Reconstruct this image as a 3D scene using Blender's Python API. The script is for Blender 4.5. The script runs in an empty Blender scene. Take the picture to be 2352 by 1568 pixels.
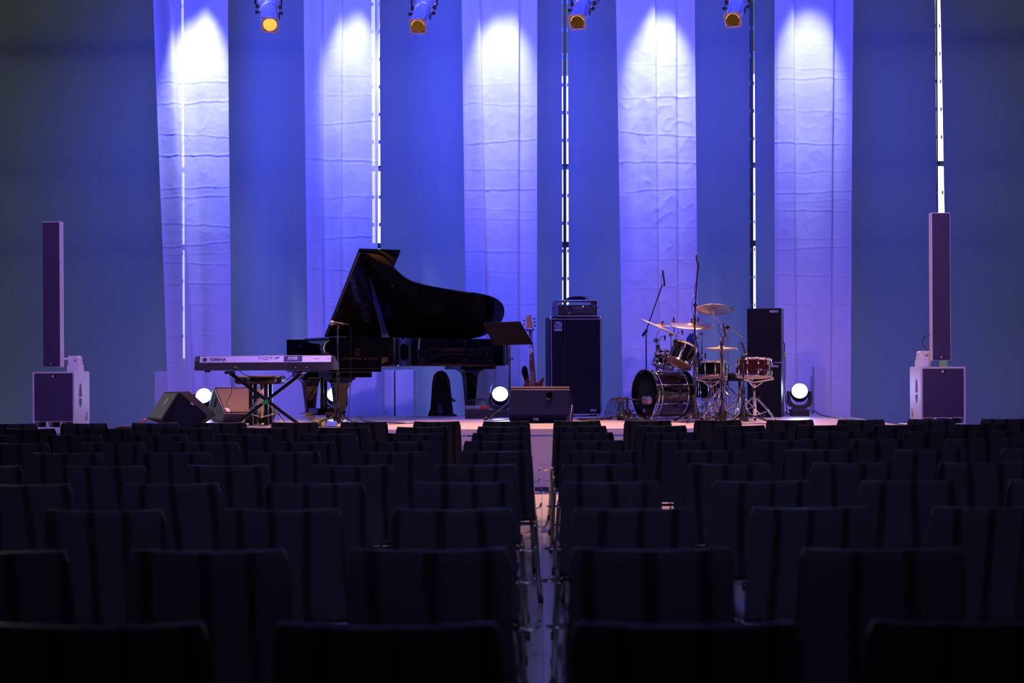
import bpy, bmesh, math, random
from mathutils import Vector, Matrix, noise
random.seed(7)
C = bpy.context.scene.collection
PI = math.pi
# ------------------------------------------------------------ camera
F = 3267.0; CX, CY = 1176.0, 838.0; YAW = 0.0205; ROLL = 0.0055; EYE = 1.255
ZS = 0.62                                  # stage height
Y_ST0, Y_ST1 = 14.16, 17.95                # stage front / back
Y_CUR, Y_WALL = 18.35, 19.8
camd = bpy.data.cameras.new('camera'); cam = bpy.data.objects.new('camera', camd); C.objects.link(cam)
bpy.context.scene.camera = cam
cam.matrix_world = Matrix.Translation((0, 0, EYE)) @ Matrix.Rotation(YAW, 4, 'Z') @ Matrix.Rotation(PI/2, 4, 'X') @ Matrix.Rotation(-ROLL, 4, 'Z')
camd.sensor_width = 36; camd.lens = F/2352*36; camd.shift_y = (CY-784)/2352; camd.clip_end = 300; camd.clip_start = .05
camd.dof.use_dof = True; camd.dof.focus_distance = 16.3; camd.dof.aperture_fstop = 3.2
FW = Vector((-math.sin(YAW), math.cos(YAW), 0)); RT = Vector((math.cos(YAW), math.sin(YAW), 0)); UP = Vector((0, 0, 1))
def uv(px, py):
    u = (px-CX)/F; v = (CY-py)/F
    return u+ROLL*v, v-ROLL*u
def P(px, py, d):                          # point seen at that pixel at camera depth d
    u, v = uv(px, py)
    return Vector((0, 0, EYE)) + d*(FW+u*RT+v*UP)
def PY(px, py, y):                         # point seen at that pixel in the plane Y = y
    u, v = uv(px, py); dr = FW+u*RT+v*UP
    return Vector((0, 0, EYE)) + dr*(y/dr.y)
def PZ(px, py, z):
    u, v = uv(px, py); dr = FW+u*RT+v*UP
    return Vector((0, 0, EYE)) + dr*((z-EYE)/dr.z)
def S(px, d, z=ZS):                        # point at height z straight below pixel column px at depth d
    u = (px-CX)/F
    for _ in range(4):
        v = (z-EYE)/d; uu = u+ROLL*v
    p = d*(FW+uu*RT); return Vector((p.x, p.y, z))
# ------------------------------------------------------------ world, lights, exposure
w = bpy.data.worlds.new('daylight'); bpy.context.scene.world = w; w.use_nodes = True
bg = w.node_tree.nodes['Background']; bg.inputs[0].default_value = (.93, 1.0, .97, 1); bg.inputs[1].default_value = 3.0
vs = bpy.context.scene.view_settings
vs.view_transform = 'Standard'; vs.look = 'None'; vs.gamma = 1; vs.use_curve_mapping = False; vs.exposure = 0
def light(name, kind, loc, target, energy, col, size=.3, angle=60, blend=.5):
    d = bpy.data.lights.new(name, kind); o = bpy.data.objects.new(name, d); C.objects.link(o)
    d.energy = energy; d.color = col; o.location = loc
    o.rotation_euler = (Vector(target)-Vector(loc)).to_track_quat('-Z', 'Y').to_euler()
    if kind == 'SPOT': d.spot_size = math.radians(angle); d.spot_blend = blend; d.shadow_soft_size = size
    if kind == 'AREA': d.size = size
    return o
BLUE = (.055, .078, 1.0)
for i, (x, tx, e) in enumerate([(-3.6, -2.6, 3100), (-.9, -.8, 2400), (1.9, 1.7, 2100), (4.3, 3.2, 1000)]):
    light('blue_wash_light', 'SPOT', (x, 13.2, 7.6), (tx, Y_WALL, 3.6), e, BLUE, 1.0, 78, 1.0)
for px, tip, e in [(457, 20, 1.25), (815, 30, .8), (1150, 28, .9), (1515, 22, 1.0), (1852, 22, .8)]:
    q = PY(px, tip, Y_CUR)
    light('curtain_spotlight', 'SPOT', (q.x, Y_CUR-.95, 7.25), (q.x, Y_CUR, 4.9), 1120*e, (.64, .75, 1.0), .05, 25.5, .85)
for x, tx, e in [(-3.8, -2.7, 520), (-1.4, -.9, 520), (1.0, .9, 560), (3.4, 2.6, 480)]:
    light('warm_stage_light', 'SPOT', (x*.95, 17.85, 6.6), (tx, 14.2, .6), e*3.3, (1.0, .47, .18), .08, 45, .7)
light('warm_stage_light', 'SPOT', (-1.7, 14.7, 5.4), (-1.25, 14.5, .6), 170, (1.0, .50, .24), .08, 48, .8)  # extra fill added where the piano blocks the warm backlight
light('warm_front_light', 'SPOT', (-5.0, 7.0, 6.2), (-.6, 15.8, 1.3), 60, (1.0, .52, .42), .15, 34, .8)
light('warm_front_light', 'SPOT', (5.4, 7.0, 5.6), (2.6, 16.2, 1.4), 520, (1.0, .52, .36), .15, 24, .8)
for x in (-3.2, 3.2): light('lilac_front_light', 'SPOT', (x, 10.2, 7.0), (x*1.15, 14.4, .9), 1500, (.42, .24, 1.0), .2, 62, .7)
light('lilac_front_light', 'SPOT', (0, 9.6, 7.2), (0, 14.3, .6), 520, (.40, .22, 1.0), .2, 44, .8)
light('added_chair_fill', 'SPOT', (0, -3.0, 8.4), (0, 9.0, 0), 1250, (.42, .40, 1.0), .5, 42, 1.0)  # added cool fill from behind the camera for the chair backs
light('added_chair_fill', 'SPOT', (0, -1.0, 8.6), (0, 3.0, 0), 14, (1.0, .85, .6), .5, 80, 1.0)  # added faint warm fill for the rows near the camera


# ------------------------------------------------------------ materials
MATS = {}
def mat(name, col, rough=.5, metal=0, spec=.5, var=.12, vscale=12, bump=0, bscale=80, coat=0, emit=None, es=0):
    if name in MATS: return MATS[name]
    m = bpy.data.materials.new(name); m.use_nodes = True; nt = m.node_tree; b = nt.nodes['Principled BSDF']
    tc = nt.nodes.new('ShaderNodeTexCoord'); nz = nt.nodes.new('ShaderNodeTexNoise'); nz.inputs['Scale'].default_value = vscale
    nt.links.new(tc.outputs['Object'], nz.inputs['Vector'])
    mx = nt.nodes.new('ShaderNodeMix'); mx.data_type = 'RGBA'
    mx.inputs[6].default_value = (*[c*(1-var) for c in col], 1); mx.inputs[7].default_value = (*[min(1, c*(1+var)) for c in col], 1)
    nt.links.new(nz.outputs['Fac'], mx.inputs[0]); nt.links.new(mx.outputs[2], b.inputs['Base Color'])
    b.inputs['Roughness'].default_value = rough; b.inputs['Metallic'].default_value = metal
    b.inputs['Specular IOR Level'].default_value = spec; b.inputs['Coat Weight'].default_value = coat
    if bump:
        n2 = nt.nodes.new('ShaderNodeTexNoise'); n2.inputs['Scale'].default_value = bscale; nt.links.new(tc.outputs['Object'], n2.inputs['Vector'])
        bp = nt.nodes.new('ShaderNodeBump'); bp.inputs['Strength'].default_value = bump; bp.inputs['Distance'].default_value = .01
        nt.links.new(n2.outputs['Fac'], bp.inputs['Height']); nt.links.new(bp.outputs['Normal'], b.inputs['Normal'])
    if emit:
        b.inputs['Emission Color'].default_value = (*emit, 1); b.inputs['Emission Strength'].default_value = es
    MATS[name] = m; return m
lacquer = mat('black_lacquer', (.003, .003, .0045), .05, 0, .42, .1)
blk = mat('black_plastic', (.012, .012, .014), .42)
blkm = mat('black_metal', (.012, .012, .014), .3, 0, .6)
grille = mat('black_grille', (.006, .006, .008), .7, 0, .15, .3, 400)
tan_grille = mat('foam_grille', (.30, .20, .11), .85, 0, .3, .2, 300, .5, 400)
cloth_blk = mat('black_cloth', (.008, .008, .011), .9, 0, .2, .3, 30, .5, 60)
white = mat('white_paint', (.72, .70, .72), .45, 0, .4, .03)
white_panel = mat('white_panel', (.62, .58, .58), .6, 0, .3, .04, 4)
chrome = mat('chrome', (.82, .82, .84), .13, 1, .5, .05)
chair_chrome = mat('satin_chrome', (.55, .55, .55), .25, 1, .5, .05)
brass = mat('brass', (.75, .45, .12), .22, 1, .5, .1)
bronze = mat('cymbal_bronze', (.92, .70, .46), .33, 1, .5, .08, 30)
silver = mat('silver_paint', (.55, .53, .58), .4, .2, .5, .04)
dgrey = mat('dark_grey_plastic', (.045, .04, .05), .5)
wedge_side = mat('grey_texture_paint', (.055, .065, .07), .6, 0, .25, .15, 60)
redwood = mat('stained_mahogany', (.09, .022, .016), .3, 0, .5, .35, 18, coat=.3)
maroon = mat('maroon_drum_shell', (.06, .012, .014), .12, 0, .6, .25, 10, coat=.5)
maple = mat('maple_wood', (.5, .22, .12), .4, 0, .5, .15, 14)
rosewood = mat('rosewood', (.05, .018, .015), .4, 0, .5, .3, 40)
rimwood = mat('soundboard_underside', (.16, .045, .03), .5, 0, .4, .2, 14)
goldplate = mat('gold_lacquer', (.5, .3, .08), .3, .8)
drumhead = mat('coated_drumhead', (.6, .56, .55), .5, 0, .4, .04)
blackhead = mat('black_drumhead', (.004, .004, .006), .42, 0, .12, .1)
clearhead = mat('clear_drumhead', (.25, .13, .12), .2, 0, .5, .1)
red = mat('red_plastic', (.6, .02, .03), .4)
green = mat('green_tape', (.04, .42, .05), .6)
orange_dim = mat('gold_reflector', (.25, .13, .03), .3, .3, .5, .2, 30, emit=(1, .45, .06), es=.10)
orange_hot = mat('glowing_lens_rim', (.9, .6, .2), .3, 0, .5, .1, emit=(1, .62, .22), es=1.3)
lens_white = mat('lit_lens', (.9, .9, 1), .3, 0, .5, .02, emit=(.62, .74, 1), es=22)
led_y = mat('yellow_led', (.8, .9, .1), .4, emit=(.75, 1, .1), es=1.2)
led_r = mat('red_led', (.9, .05, .1), .4, emit=(1, .05, .12), es=1.4)
led_b = mat('blue_led', (.1, .2, .9), .4, emit=(.15, .25, 1), es=1)
led_g = mat('green_led', (.1, .9, .2), .4, emit=(.15, 1, .25), es=1)
logo_w = mat('printed_logo', (.55, .50, .54), .5)
logo_navy = mat('navy_print', (.012, .02, .10), .5)
logo_gold = mat('gold_print', (.06, .038, .010), .4)
case_alu = mat('case_aluminium', (.60, .56, .60), .35, .7)
casew = mat('case_laminate', (.10, .10, .13), .45)
felt_red = mat('red_felt', (.5, .05, .04), .8)
bluecloth = mat('light_blue_plastic', (.25, .38, .75), .5)
dark_room = mat('dark_room_paint', (.035, .034, .036), .8, 0, .2)
alu = mat('anodised_aluminium', (.30, .34, .32), .4, .5)
mull = mat('dark_mullion', (.015, .02, .02), .4)

def nodes(m):
    nt = m.node_tree
    for n in list(nt.nodes): nt.nodes.remove(n)
    return nt, nt.nodes.new('ShaderNodeOutputMaterial')
# sheer stage cloth
m = bpy.data.materials.new('sheer_white_cloth'); m.use_nodes = True; nt, out = nodes(m)
N = nt.nodes.new; L = nt.links.new
tc = N('ShaderNodeTexCoord'); n1 = N('ShaderNodeTexNoise'); n1.inputs['Scale'].default_value = 5; n1.inputs['Detail'].default_value = 6
mp = N('ShaderNodeMapping'); mp.inputs['Scale'].default_value = (1, 1, 1.6); L(tc.outputs['Object'], mp.inputs[0]); L(mp.outputs[0], n1.inputs['Vector'])
bp = N('ShaderNodeBump'); bp.inputs['Strength'].default_value = .18; bp.inputs['Distance'].default_value = .015; L(n1.outputs['Fac'], bp.inputs['Height'])
dif = N('ShaderNodeBsdfDiffuse'); dif.inputs[0].default_value = (.80, .74, .80, 1); L(bp.outputs[0], dif.inputs['Normal'])
trl = N('ShaderNodeBsdfTranslucent'); trl.inputs[0].default_value = (.70, .66, .72, 1); L(bp.outputs[0], trl.inputs['Normal'])
trp = N('ShaderNodeBsdfTransparent'); a = N('ShaderNodeMixShader'); a.inputs[0].default_value = .12
L(dif.outputs[0], a.inputs[1]); L(trl.outputs[0], a.inputs[2])
b = N('ShaderNodeMixShader'); b.inputs[0].default_value = .17; L(a.outputs[0], b.inputs[1]); L(trp.outputs[0], b.inputs[2]); L(b.outputs[0], out.inputs[0])
sheer = m
m = bpy.data.materials.new('doubled_cloth_hem'); m.use_nodes = True; nt, out = nodes(m); N = nt.nodes.new; L = nt.links.new
dif = N('ShaderNodeBsdfDiffuse'); n1 = N('ShaderNodeTexNoise'); n1.inputs['Scale'].default_value = 30
rp = N('ShaderNodeMix'); rp.data_type = 'RGBA'; rp.inputs[6].default_value = (.66, .60, .66, 1); rp.inputs[7].default_value = (.74, .68, .74, 1)
L(n1.outputs['Fac'], rp.inputs[0]); L(rp.outputs[2], dif.inputs[0])
trp = N('ShaderNodeBsdfTransparent'); b = N('ShaderNodeMixShader'); b.inputs[0].default_value = .06; L(dif.outputs[0], b.inputs[1]); L(trp.outputs[0], b.inputs[2]); L(b.outputs[0], out.inputs[0])
hemcloth = m
# roller blind cloth: diffuse with a little daylight through it
m = bpy.data.materials.new('screen_blind_fabric'); m.use_nodes = True; nt, out = nodes(m); N = nt.nodes.new; L = nt.links.new
tc = N('ShaderNodeTexCoord'); n1 = N('ShaderNodeTexNoise'); n1.inputs['Scale'].default_value = 160; mp = N('ShaderNodeMapping'); mp.inputs['Scale'].default_value = (1, 1, .35)
L(tc.outputs['Object'], mp.inputs[0]); L(mp.outputs[0], n1.inputs['Vector'])
rp = N('ShaderNodeMix'); rp.data_type = 'RGBA'; rp.inputs[6].default_value = (.20, .24, .30, 1); rp.inputs[7].default_value = (.27, .31, .37, 1); L(n1.outputs['Fac'], rp.inputs[0])
dif = N('ShaderNodeBsdfDiffuse'); L(rp.outputs[2], dif.inputs[0])
trl = N('ShaderNodeBsdfTranslucent'); trl.inputs[0].default_value = (.0085, .0105, .0075, 1)
ad = N('ShaderNodeAddShader'); L(dif.outputs[0], ad.inputs[0]); L(trl.outputs[0], ad.inputs[1]); L(ad.outputs[0], out.inputs[0])
blindm = m
m = bpy.data.materials.new('window_glass'); m.use_nodes = True; nt, out = nodes(m); N = nt.nodes.new; L = nt.links.new
trp = N('ShaderNodeBsdfTransparent'); gl = N('ShaderNodeBsdfGlossy'); gl.inputs['Roughness'].default_value = .02; b = N('ShaderNodeMixShader'); b.inputs[0].default_value = .04
L(trp.outputs[0], b.inputs[1]); L(gl.outputs[0], b.inputs[2]); L(b.outputs[0], out.inputs[0]); glassm = m
# chair veneer: dark stained wood with black flame grain
m = bpy.data.materials.new('dark_stained_veneer'); m.use_nodes = True; nt = m.node_tree; pb = nt.nodes['Principled BSDF']; N = nt.nodes.new; L = nt.links.new
tc = N('ShaderNodeTexCoord'); oi = N('ShaderNodeObjectInfo'); ml = N('ShaderNodeVectorMath'); ml.operation = 'ADD'
L(tc.outputs['Object'], ml.inputs[0]); L(oi.outputs['Random'], ml.inputs[1])
wv = N('ShaderNodeTexWave'); wv.bands_direction = 'X'; wv.inputs['Scale'].default_value = 2.6; wv.inputs['Distortion'].default_value = 5.5; wv.inputs['Detail'].default_value = 1.5; wv.inputs['Detail Scale'].default_value = .7
mp = N('ShaderNodeMapping'); mp.inputs['Scale'].default_value = (1, 1, .45); L(ml.outputs[0], mp.inputs[0]); L(mp.outputs[0], wv.inputs['Vector'])
cr = N('ShaderNodeValToRGB'); cr.color_ramp.elements[0].position = .02; cr.color_ramp.elements[0].color = (.020, .018, .022, 1); cr.color_ramp.elements[1].position = .22; cr.color_ramp.elements[1].color = (.060, .055, .068, 1)
L(wv.outputs['Fac'], cr.inputs[0]); L(cr.outputs[0], pb.inputs['Base Color']); pb.inputs['Roughness'].default_value = .36; pb.inputs['Specular IOR Level'].default_value = .35
veneer = m
# floors
def plank(name, c1, c2, mortar, bw, rh, rough, ms=.004):
    m = bpy.data.materials.new(name); m.use_nodes = True; nt = m.node_tree; pb = nt.nodes['Principled BSDF']; N = nt.nodes.new; L = nt.links.new
    tc = N('ShaderNodeTexCoord'); br = N('ShaderNodeTexBrick'); br.inputs['Color1'].default_value = (*c1, 1); br.inputs['Color2'].default_value = (*c2, 1); br.inputs['Mortar'].default_value = (*mortar, 1)
    br.inputs['Scale'].default_value = 1; br.inputs['Brick Width'].default_value = bw; br.inputs['Row Height'].default_value = rh; br.inputs['Mortar Size'].default_value = ms; br.offset = 0
    L(tc.outputs['Object'], br.inputs['Vector']); L(br.outputs['Color'], pb.inputs['Base Color']); pb.inputs['Roughness'].default_value = rough; return m
floorm = plank('pale_hall_floor', (.52, .49, .50), (.47, .44, .46), (.2, .18, .2), 1.2, 1.2, .3)
stagem = plank('pale_stage_boards', (.62, .52, .50), (.58, .49, .47), (.2, .15, .14), 2.0, 1.0, .38, .003)
skirtm = mat('painted_stage_front', (.50, .45, .47), .5, 0, .4, .04, 3)

# ------------------------------------------------------------ mesh builder
class MB:
    def __init__(s, M=None): s.v = []; s.f = []; s.M = M or Matrix(); s.mi = 0
    def add(s, vs, fs, smooth=False):
        o = len(s.v); s.v += [s.M @ Vector(p) for p in vs]
        s.f += [([o+i for i in f], smooth, s.mi) for f in fs]; return s
    def box(s, c, d, R=None):
        x, y, z = d[0]/2, d[1]/2, d[2]/2; R = R or Matrix.Identity(3); c = Vector(c)
        vs = [c+R@Vector(p) for p in [(-x,-y,-z),(x,-y,-z),(x,y,-z),(-x,y,-z),(-x,-y,z),(x,-y,z),(x,y,z),(-x,y,z)]]
        return s.add(vs, [(0,3,2,1),(4,5,6,7),(0,1,5,4),(1,2,6,5),(2,3,7,6),(3,0,4,7)])
    def tube(s, pts, r, n=8, closed=False, caps=True, sm=True):
        pts = [Vector(p) for p in pts]; k = len(pts); rs = r if isinstance(r, (list, tuple)) else [r]*k
        t0 = (pts[1]-pts[0]).normalized(); a = Vector((0, 0, 1)) if abs(t0.z) < .9 else Vector((1, 0, 0)); nrm = t0.cross(a).normalized(); vs = []
        for i in range(k):
            if closed: t = (pts[(i+1) % k]-pts[i-1]).normalized()
            else: t = (pts[min(i+1, k-1)]-pts[max(i-1, 0)]).normalized()
            nrm = (nrm-t*nrm.dot(t)).normalized(); bn = t.cross(nrm)
            vs += [pts[i]+rs[i]*(math.cos(2*PI*j/n)*nrm+math.sin(2*PI*j/n)*bn) for j in range(n)]
        fs = []
        for i in range(k if closed else k-1):
            i2 = (i+1) % k
            fs += [(i*n+j, i*n+(j+1) % n, i2*n+(j+1) % n, i2*n+j) for j in range(n)]
        s.add(vs, fs, sm)
        if caps and not closed: s.add(vs[:n], [tuple(range(n))[::-1]]); s.add(vs[-n:], [tuple(range(n))])
        return s
    def cyl(s, a, b, r0, r1=None, n=16): return s.tube([a, b], [r0, r0 if r1 is None else r1], n)
    def lathe(s, prof, o, ax, n=24, sm=True, arc=2*PI, a0=0):
        o = Vector(o); ax = Vector(ax).normalized(); h = Vector((0, 0, 1)) if abs(ax.z) < .9 else Vector((1, 0, 0))
        e1 = ax.cross(h).normalized(); e2 = ax.cross(e1); full = abs(arc-2*PI) < 1e-6; nn = n if full else n+1; vs = []
        for r, z in prof:
            for j in range(nn):
                t = a0+arc*j/n; vs.append(o+ax*z+r*(math.cos(t)*e1+math.sin(t)*e2))
        fs = []
        for i in range(len(prof)-1):
            for j in range(n):
                j2 = (j+1) % nn; fs.append((i*nn+j, i*nn+j2, (i+1)*nn+j2, (i+1)*nn+j))
        return s.add(vs, fs, sm)
    def sph(s, c, r, n=12, sc=(1, 1, 1)):
        prof = [(max(1e-4, math.sin(PI*i/n)), -math.cos(PI*i/n)) for i in range(n+1)]
        c = Vector(c); vs = []; fs = []; m = n*2
        for pr, z in prof:
            for j in range(m): vs.append(c+r*Vector((pr*math.cos(2*PI*j/m)*sc[0], pr*math.sin(2*PI*j/m)*sc[1], z*sc[2])))
        for i in range(n):
            for j in range(m): fs.append((i*m+j, i*m+(j+1) % m, (i+1)*m+(j+1) % m, (i+1)*m+j))
        return s.add(vs, fs, True)
    def prism(s, poly, fn0, fn1, sm=False):           # poly of 2-D points, fn0 / fn1 map them to the two faces
        n = len(poly); vs = [fn0(*p) for p in poly]+[fn1(*p) for p in poly]
        s.add(vs, [tuple(range(n))[::-1], tuple(range(n, 2*n))]); s.add(vs, [(i, (i+1) % n, n+(i+1) % n, n+i) for i in range(n)], sm); return s
    def hull(s, pts):
        bm = bmesh.new(); [bm.verts.new(p) for p in pts]; r = bmesh.ops.convex_hull(bm, input=bm.verts)
        bmesh.ops.dissolve_limit(bm, angle_limit=.02, verts=bm.verts, edges=bm.edges)
        bm.verts.index_update(); s.add([v.co.copy() for v in bm.verts], [tuple(v.index for v in f.verts) for f in bm.faces]); bm.free(); return s
    def text(s, body, size, M, bold=0, sx=1, align='CENTER', ext=.001):
        cu = bpy.data.curves.new('t', 'FONT'); cu.body = body; cu.size = size; cu.align_x = align; cu.align_y = 'CENTER'; cu.extrude = ext; cu.offset = bold; cu.resolution_u = 3
        o = bpy.data.objects.new('t', cu); C.objects.link(o); bpy.context.view_layer.update()
        me = bpy.data.meshes.new_from_object(o.evaluated_get(bpy.context.evaluated_depsgraph_get()))
        vs = [M @ Vector((v.co.x*sx, v.co.y, v.co.z)) for v in me.vertices]
        s.add(vs, [tuple(p.vertices) for p in me.polygons]); bpy.data.objects.remove(o); bpy.data.meshes.remove(me); return s
def face_matrix(o, right, up):
    r = Vector(right).normalized(); n = r.cross(Vector(up)).normalized(); u = n.cross(r)
    return Matrix(((r.x, u.x, n.x, o[0]), (r.y, u.y, n.y, o[1]), (r.z, u.z, n.z, o[2]), (0, 0, 0, 1)))
def base_of(o):
    b = Vector((0, 0, 0))
    while o: b += Vector(o.location); o = o.parent
    return b
def obj(name, mb, mats, parent=None, loc=None, bevel=0, norm=True, seg=2):
    me = bpy.data.meshes.new(name); o = bpy.data.objects.new(name, me); C.objects.link(o)
    org = base_of(parent) if parent else Vector(loc or (0, 0, 0))
    me.from_pydata([tuple(p-org) for p in mb.v], [], [f[0] for f in mb.f])
    for i, f in enumerate(mb.f): me.polygons[i].use_smooth = f[1]; me.polygons[i].material_index = f[2]
    for m_ in (mats if isinstance(mats, (list, tuple)) else [mats]): me.materials.append(m_)
    if norm:
        bm = bmesh.new(); bm.from_mesh(me); bmesh.ops.remove_doubles(bm, verts=bm.verts, dist=1e-5)
        bmesh.ops.recalc_face_normals(bm, faces=bm.faces); bm.to_mesh(me); bm.free()
    if parent: o.parent = parent
    else: o.location = org
    if bevel:
        md = o.modifiers.new('bevel', 'BEVEL'); md.width = bevel; md.segments = seg; md.limit_method = 'ANGLE'; md.angle_limit = .6
    return o
def tag(o, label, cat, group=None):
    o['label'] = label; o['category'] = cat
    if group: o['group'] = group
    return o
def thing(name, label, cat, loc, group=None):
    o = bpy.data.objects.new(name, None); o.empty_display_size = .1; C.objects.link(o); o.location = loc; return tag(o, label, cat, group)
def struct(name, mb, mats, parent=None, **k):
    o = obj(name, mb, mats, parent, **k); o['kind'] = 'structure'; return o
def dup(root, loc, rz, label, group=None):
    r = root.copy(); C.objects.link(r); r.location = loc; r.rotation_euler = (0, 0, rz); r['label'] = label
    if group: r['group'] = group
    for ch in list(root.children):
        c = ch.copy(); C.objects.link(c); c.parent = r
        for g in ch.children:
            d = g.copy(); C.objects.link(d); d.parent = c
    return r
def sag(a, b, n=8, drop=.1):
    a = Vector(a); b = Vector(b); return [a.lerp(b, i/n)-Vector((0, 0, drop*4*(i/n)*(1-i/n))) for i in range(n+1)]
def smooth_path(pts, it=2):
    pts = [Vector(p) for p in pts]
    for _ in range(it):
        q = [pts[0]]
        for i in range(len(pts)-1): q += [pts[i].lerp(pts[i+1], .25), pts[i].lerp(pts[i+1], .75)]
        pts = q+[pts[-1]]
    return pts

# ------------------------------------------------------------ room shell
struct('floor', MB().box((0, 7.5, -.05), (20, 27.6, .1)), floorm)
struct('ceiling', MB().box((0, 7.5, 9.05), (20, 27.6, .1)), dark_room)
struct('wall_left', MB().box((-9.6, 7, 4.5), (.1, 25.6, 9)), dark_room)
struct('wall_right', MB().box((9.6, 7, 4.5), (.1, 25.6, 9)), dark_room)
struct('wall_back', MB().box((0, -5.8, 4.5), (19.2, .1, 9)), dark_room)
# window wall behind the blinds: mullions, transoms, glass
wf = struct('window_1', MB().box((0, Y_WALL+.32, .15), (19.1, .2, .3)).box((0, Y_WALL+.32, 8.85), (19.1, .2, .3)).box((-9.4, Y_WALL+.32, 4.5), (.3, .2, 8.4)).box((9.4, Y_WALL+.32, 4.5), (.3, .2, 8.4)), mull)
struct('glass_pane', MB().box((0, Y_WALL+.3, 4.5), (18.6, .01, 8.4)), glassm, wf)
for py, hh in ((383, .07), (562, .08)):
    z = PY(1176, py, Y_WALL+.12).z
    struct('transom', MB().box((0, Y_WALL+.16, z), (19, .04, hh)), mull, wf)
#  gap: (left top, left bottom, right top, right bottom) in photo px at y=0 and y=480; mullion px, mullion width px
GAPS = [(-20, -20, -12, -12, None), (415.5, 417.5, 421.5, 423.5, (411, 4)), (852.5, 854.5, 872, 873.5, (864, 4.5)), (1290.3, 1291.3, 1304.2, 1305.6, (1296.8, 7.6)),
        (1721.5, 1722.5, 1732.3, 1734.6, (1725, 8.6)), (2147, 2152.5, 2159.5, 2169, (2150, 3)), (2590, 2590, 2600, 2600, None)]
def xg(pxt, pxb, z):
    a = PY(pxt, 0, Y_WALL); b = PY(pxb, 480, Y_WALL); t = (z-a.z)/(b.z-a.z); return a.x+(b.x-a.x)*t
for i, g in enumerate(GAPS):
    if not g[4]: continue
    px, wpx = g[4]; a = PY(px, 0, Y_WALL+.09); b = PY(px+(g[1]-g[0])*.4, 480, Y_WALL+.09); w_ = wpx/F*(Y_WALL+.1)
    dx = (b.x-a.x)/(b.z-a.z)
    mm = MB(); zz = [.2, 8.7]
    vs = [(a.x+dx*(z-a.z)+sx*w_/2, Y_WALL+.09+sy*.03, z) for z in zz for sx, sy in ((-1,-1),(1,-1),(1,1),(-1,1))]
    mm.add(vs, [(0,3,2,1),(4,5,6,7),(0,1,5,4),(1,2,6,5),(2,3,7,6),(3,0,4,7)])
    mo = struct('mullion', mm, mull, wf)
    fm = MB()                                   # little guide clips that pinch the light every 0.38 m
    z = 1.3
    gl, gr = g[0], g[2]
    while z < 8.5:
        xl = xg(g[0], g[1], z); xr = xg(g[2], g[3], z); q = (xr-xl)*.22
        fm.box((xl+q*.5, Y_WALL+.03, z), (q, .01, .05)); fm.box((xr-q*.5, Y_WALL+.03, z), (q, .01, .05)); z += .385
    struct('guide_clips', fm, alu, wf)
    struct('guide_rail', MB().tube([(xg(g[0], g[1], .3)-.004, Y_WALL+.02, .3), (xg(g[0], g[1], 8.6)-.004, Y_WALL+.02, 8.6)], .006, 6), alu, wf)
zz_ = PY(1176, 104, Y_WALL+.12).z
for i in range(6):
    a = xg(GAPS[i][2], GAPS[i][3], zz_)+.06; b = xg(GAPS[i+1][0], GAPS[i+1][1], zz_)-.06
    struct('transom', MB().box(((a+b)/2, Y_WALL+.15, zz_), (b-a, .04, .16)), mull, wf)
poslab = ['at the left edge of the photo', 'between the first and second sheer curtains', 'between the second and third sheer curtains', 'behind the bass amplifier and fourth curtain', 'behind the black speaker stack and fifth curtain', 'at the right edge behind the white column']
for i in range(6):
    g0, g1 = GAPS[i], GAPS[i+1]; mm = MB(); n = 24; vs = []
    for k in range(n+1):
        z = .12+8.6*k/n
        xl = xg(g0[2], g0[3], z); xr = xg(g1[0], g1[1], z)
        for j in range(13): vs.append((xl+(xr-xl)*j/12, Y_WALL+.006*math.sin(j*.9+i)+.004*math.sin(k*.8+j*.3), z))
    fs = [(k*13+j, k*13+j+1, (k+1)*13+j+1, (k+1)*13+j) for k in range(n) for j in range(12)]
    mm.add(vs, fs, True)
    o = thing('roller_blind', 'tall grey-blue roller blind '+poslab[i], 'roller blind', (vs[6][0], Y_WALL, .12), 'roller blinds over the window wall')
    obj('fabric', mm, blindm, o, norm=False)
    obj('bottom_bar', MB().tube([vs[0], vs[12]], .014, 8), alu, o)
    obj('roller_tube', MB().tube([(vs[-13][0], Y_WALL, 8.75), (vs[-1][0], Y_WALL, 8.75)], .04, 12), alu, o)
# outside: trees low down and a roof slab high up, both seen only through the gaps
leaf = mat('hedge_leaves', (.014, .024, .013), .8, 0, .3, .5, 3, .6, 4)
hm = MB()
for i in range(46):
    hm.sph((-18+i*.8+random.uniform(-.3, .3), 33+random.uniform(-.6, .6), -.1+random.uniform(-.2, .2)), 1.5+random.uniform(-.2, .3), 6)
hd = obj('hedge', hm, leaf, loc=(0, 33, 0)); tag(hd, 'dark green hedge outside the windows, glimpsed through the blind gaps', 'hedge')
cp0 = PY(1255, 122, 25); cp1 = PY(1775, 122, 25)
o = obj('roof_overhang', MB().box(((cp0.x+cp1.x)/2, 26, cp0.z+1.5), (cp1.x-cp0.x, 2, 3.0)), mat('overhang_paint', (.045, .055, .04), .7), loc=((cp0.x+cp1.x)/2, 26, cp0.z)); tag(o, 'dark roof overhang outside, glimpsed at the top of two blind gaps', 'roof')
for x in ((cp0.x+cp1.x)/2,): obj('support_post', MB().box((x, 26, cp0.z/2), (.2, .2, cp0.z)), MATS['overhang_paint'], o)
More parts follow.
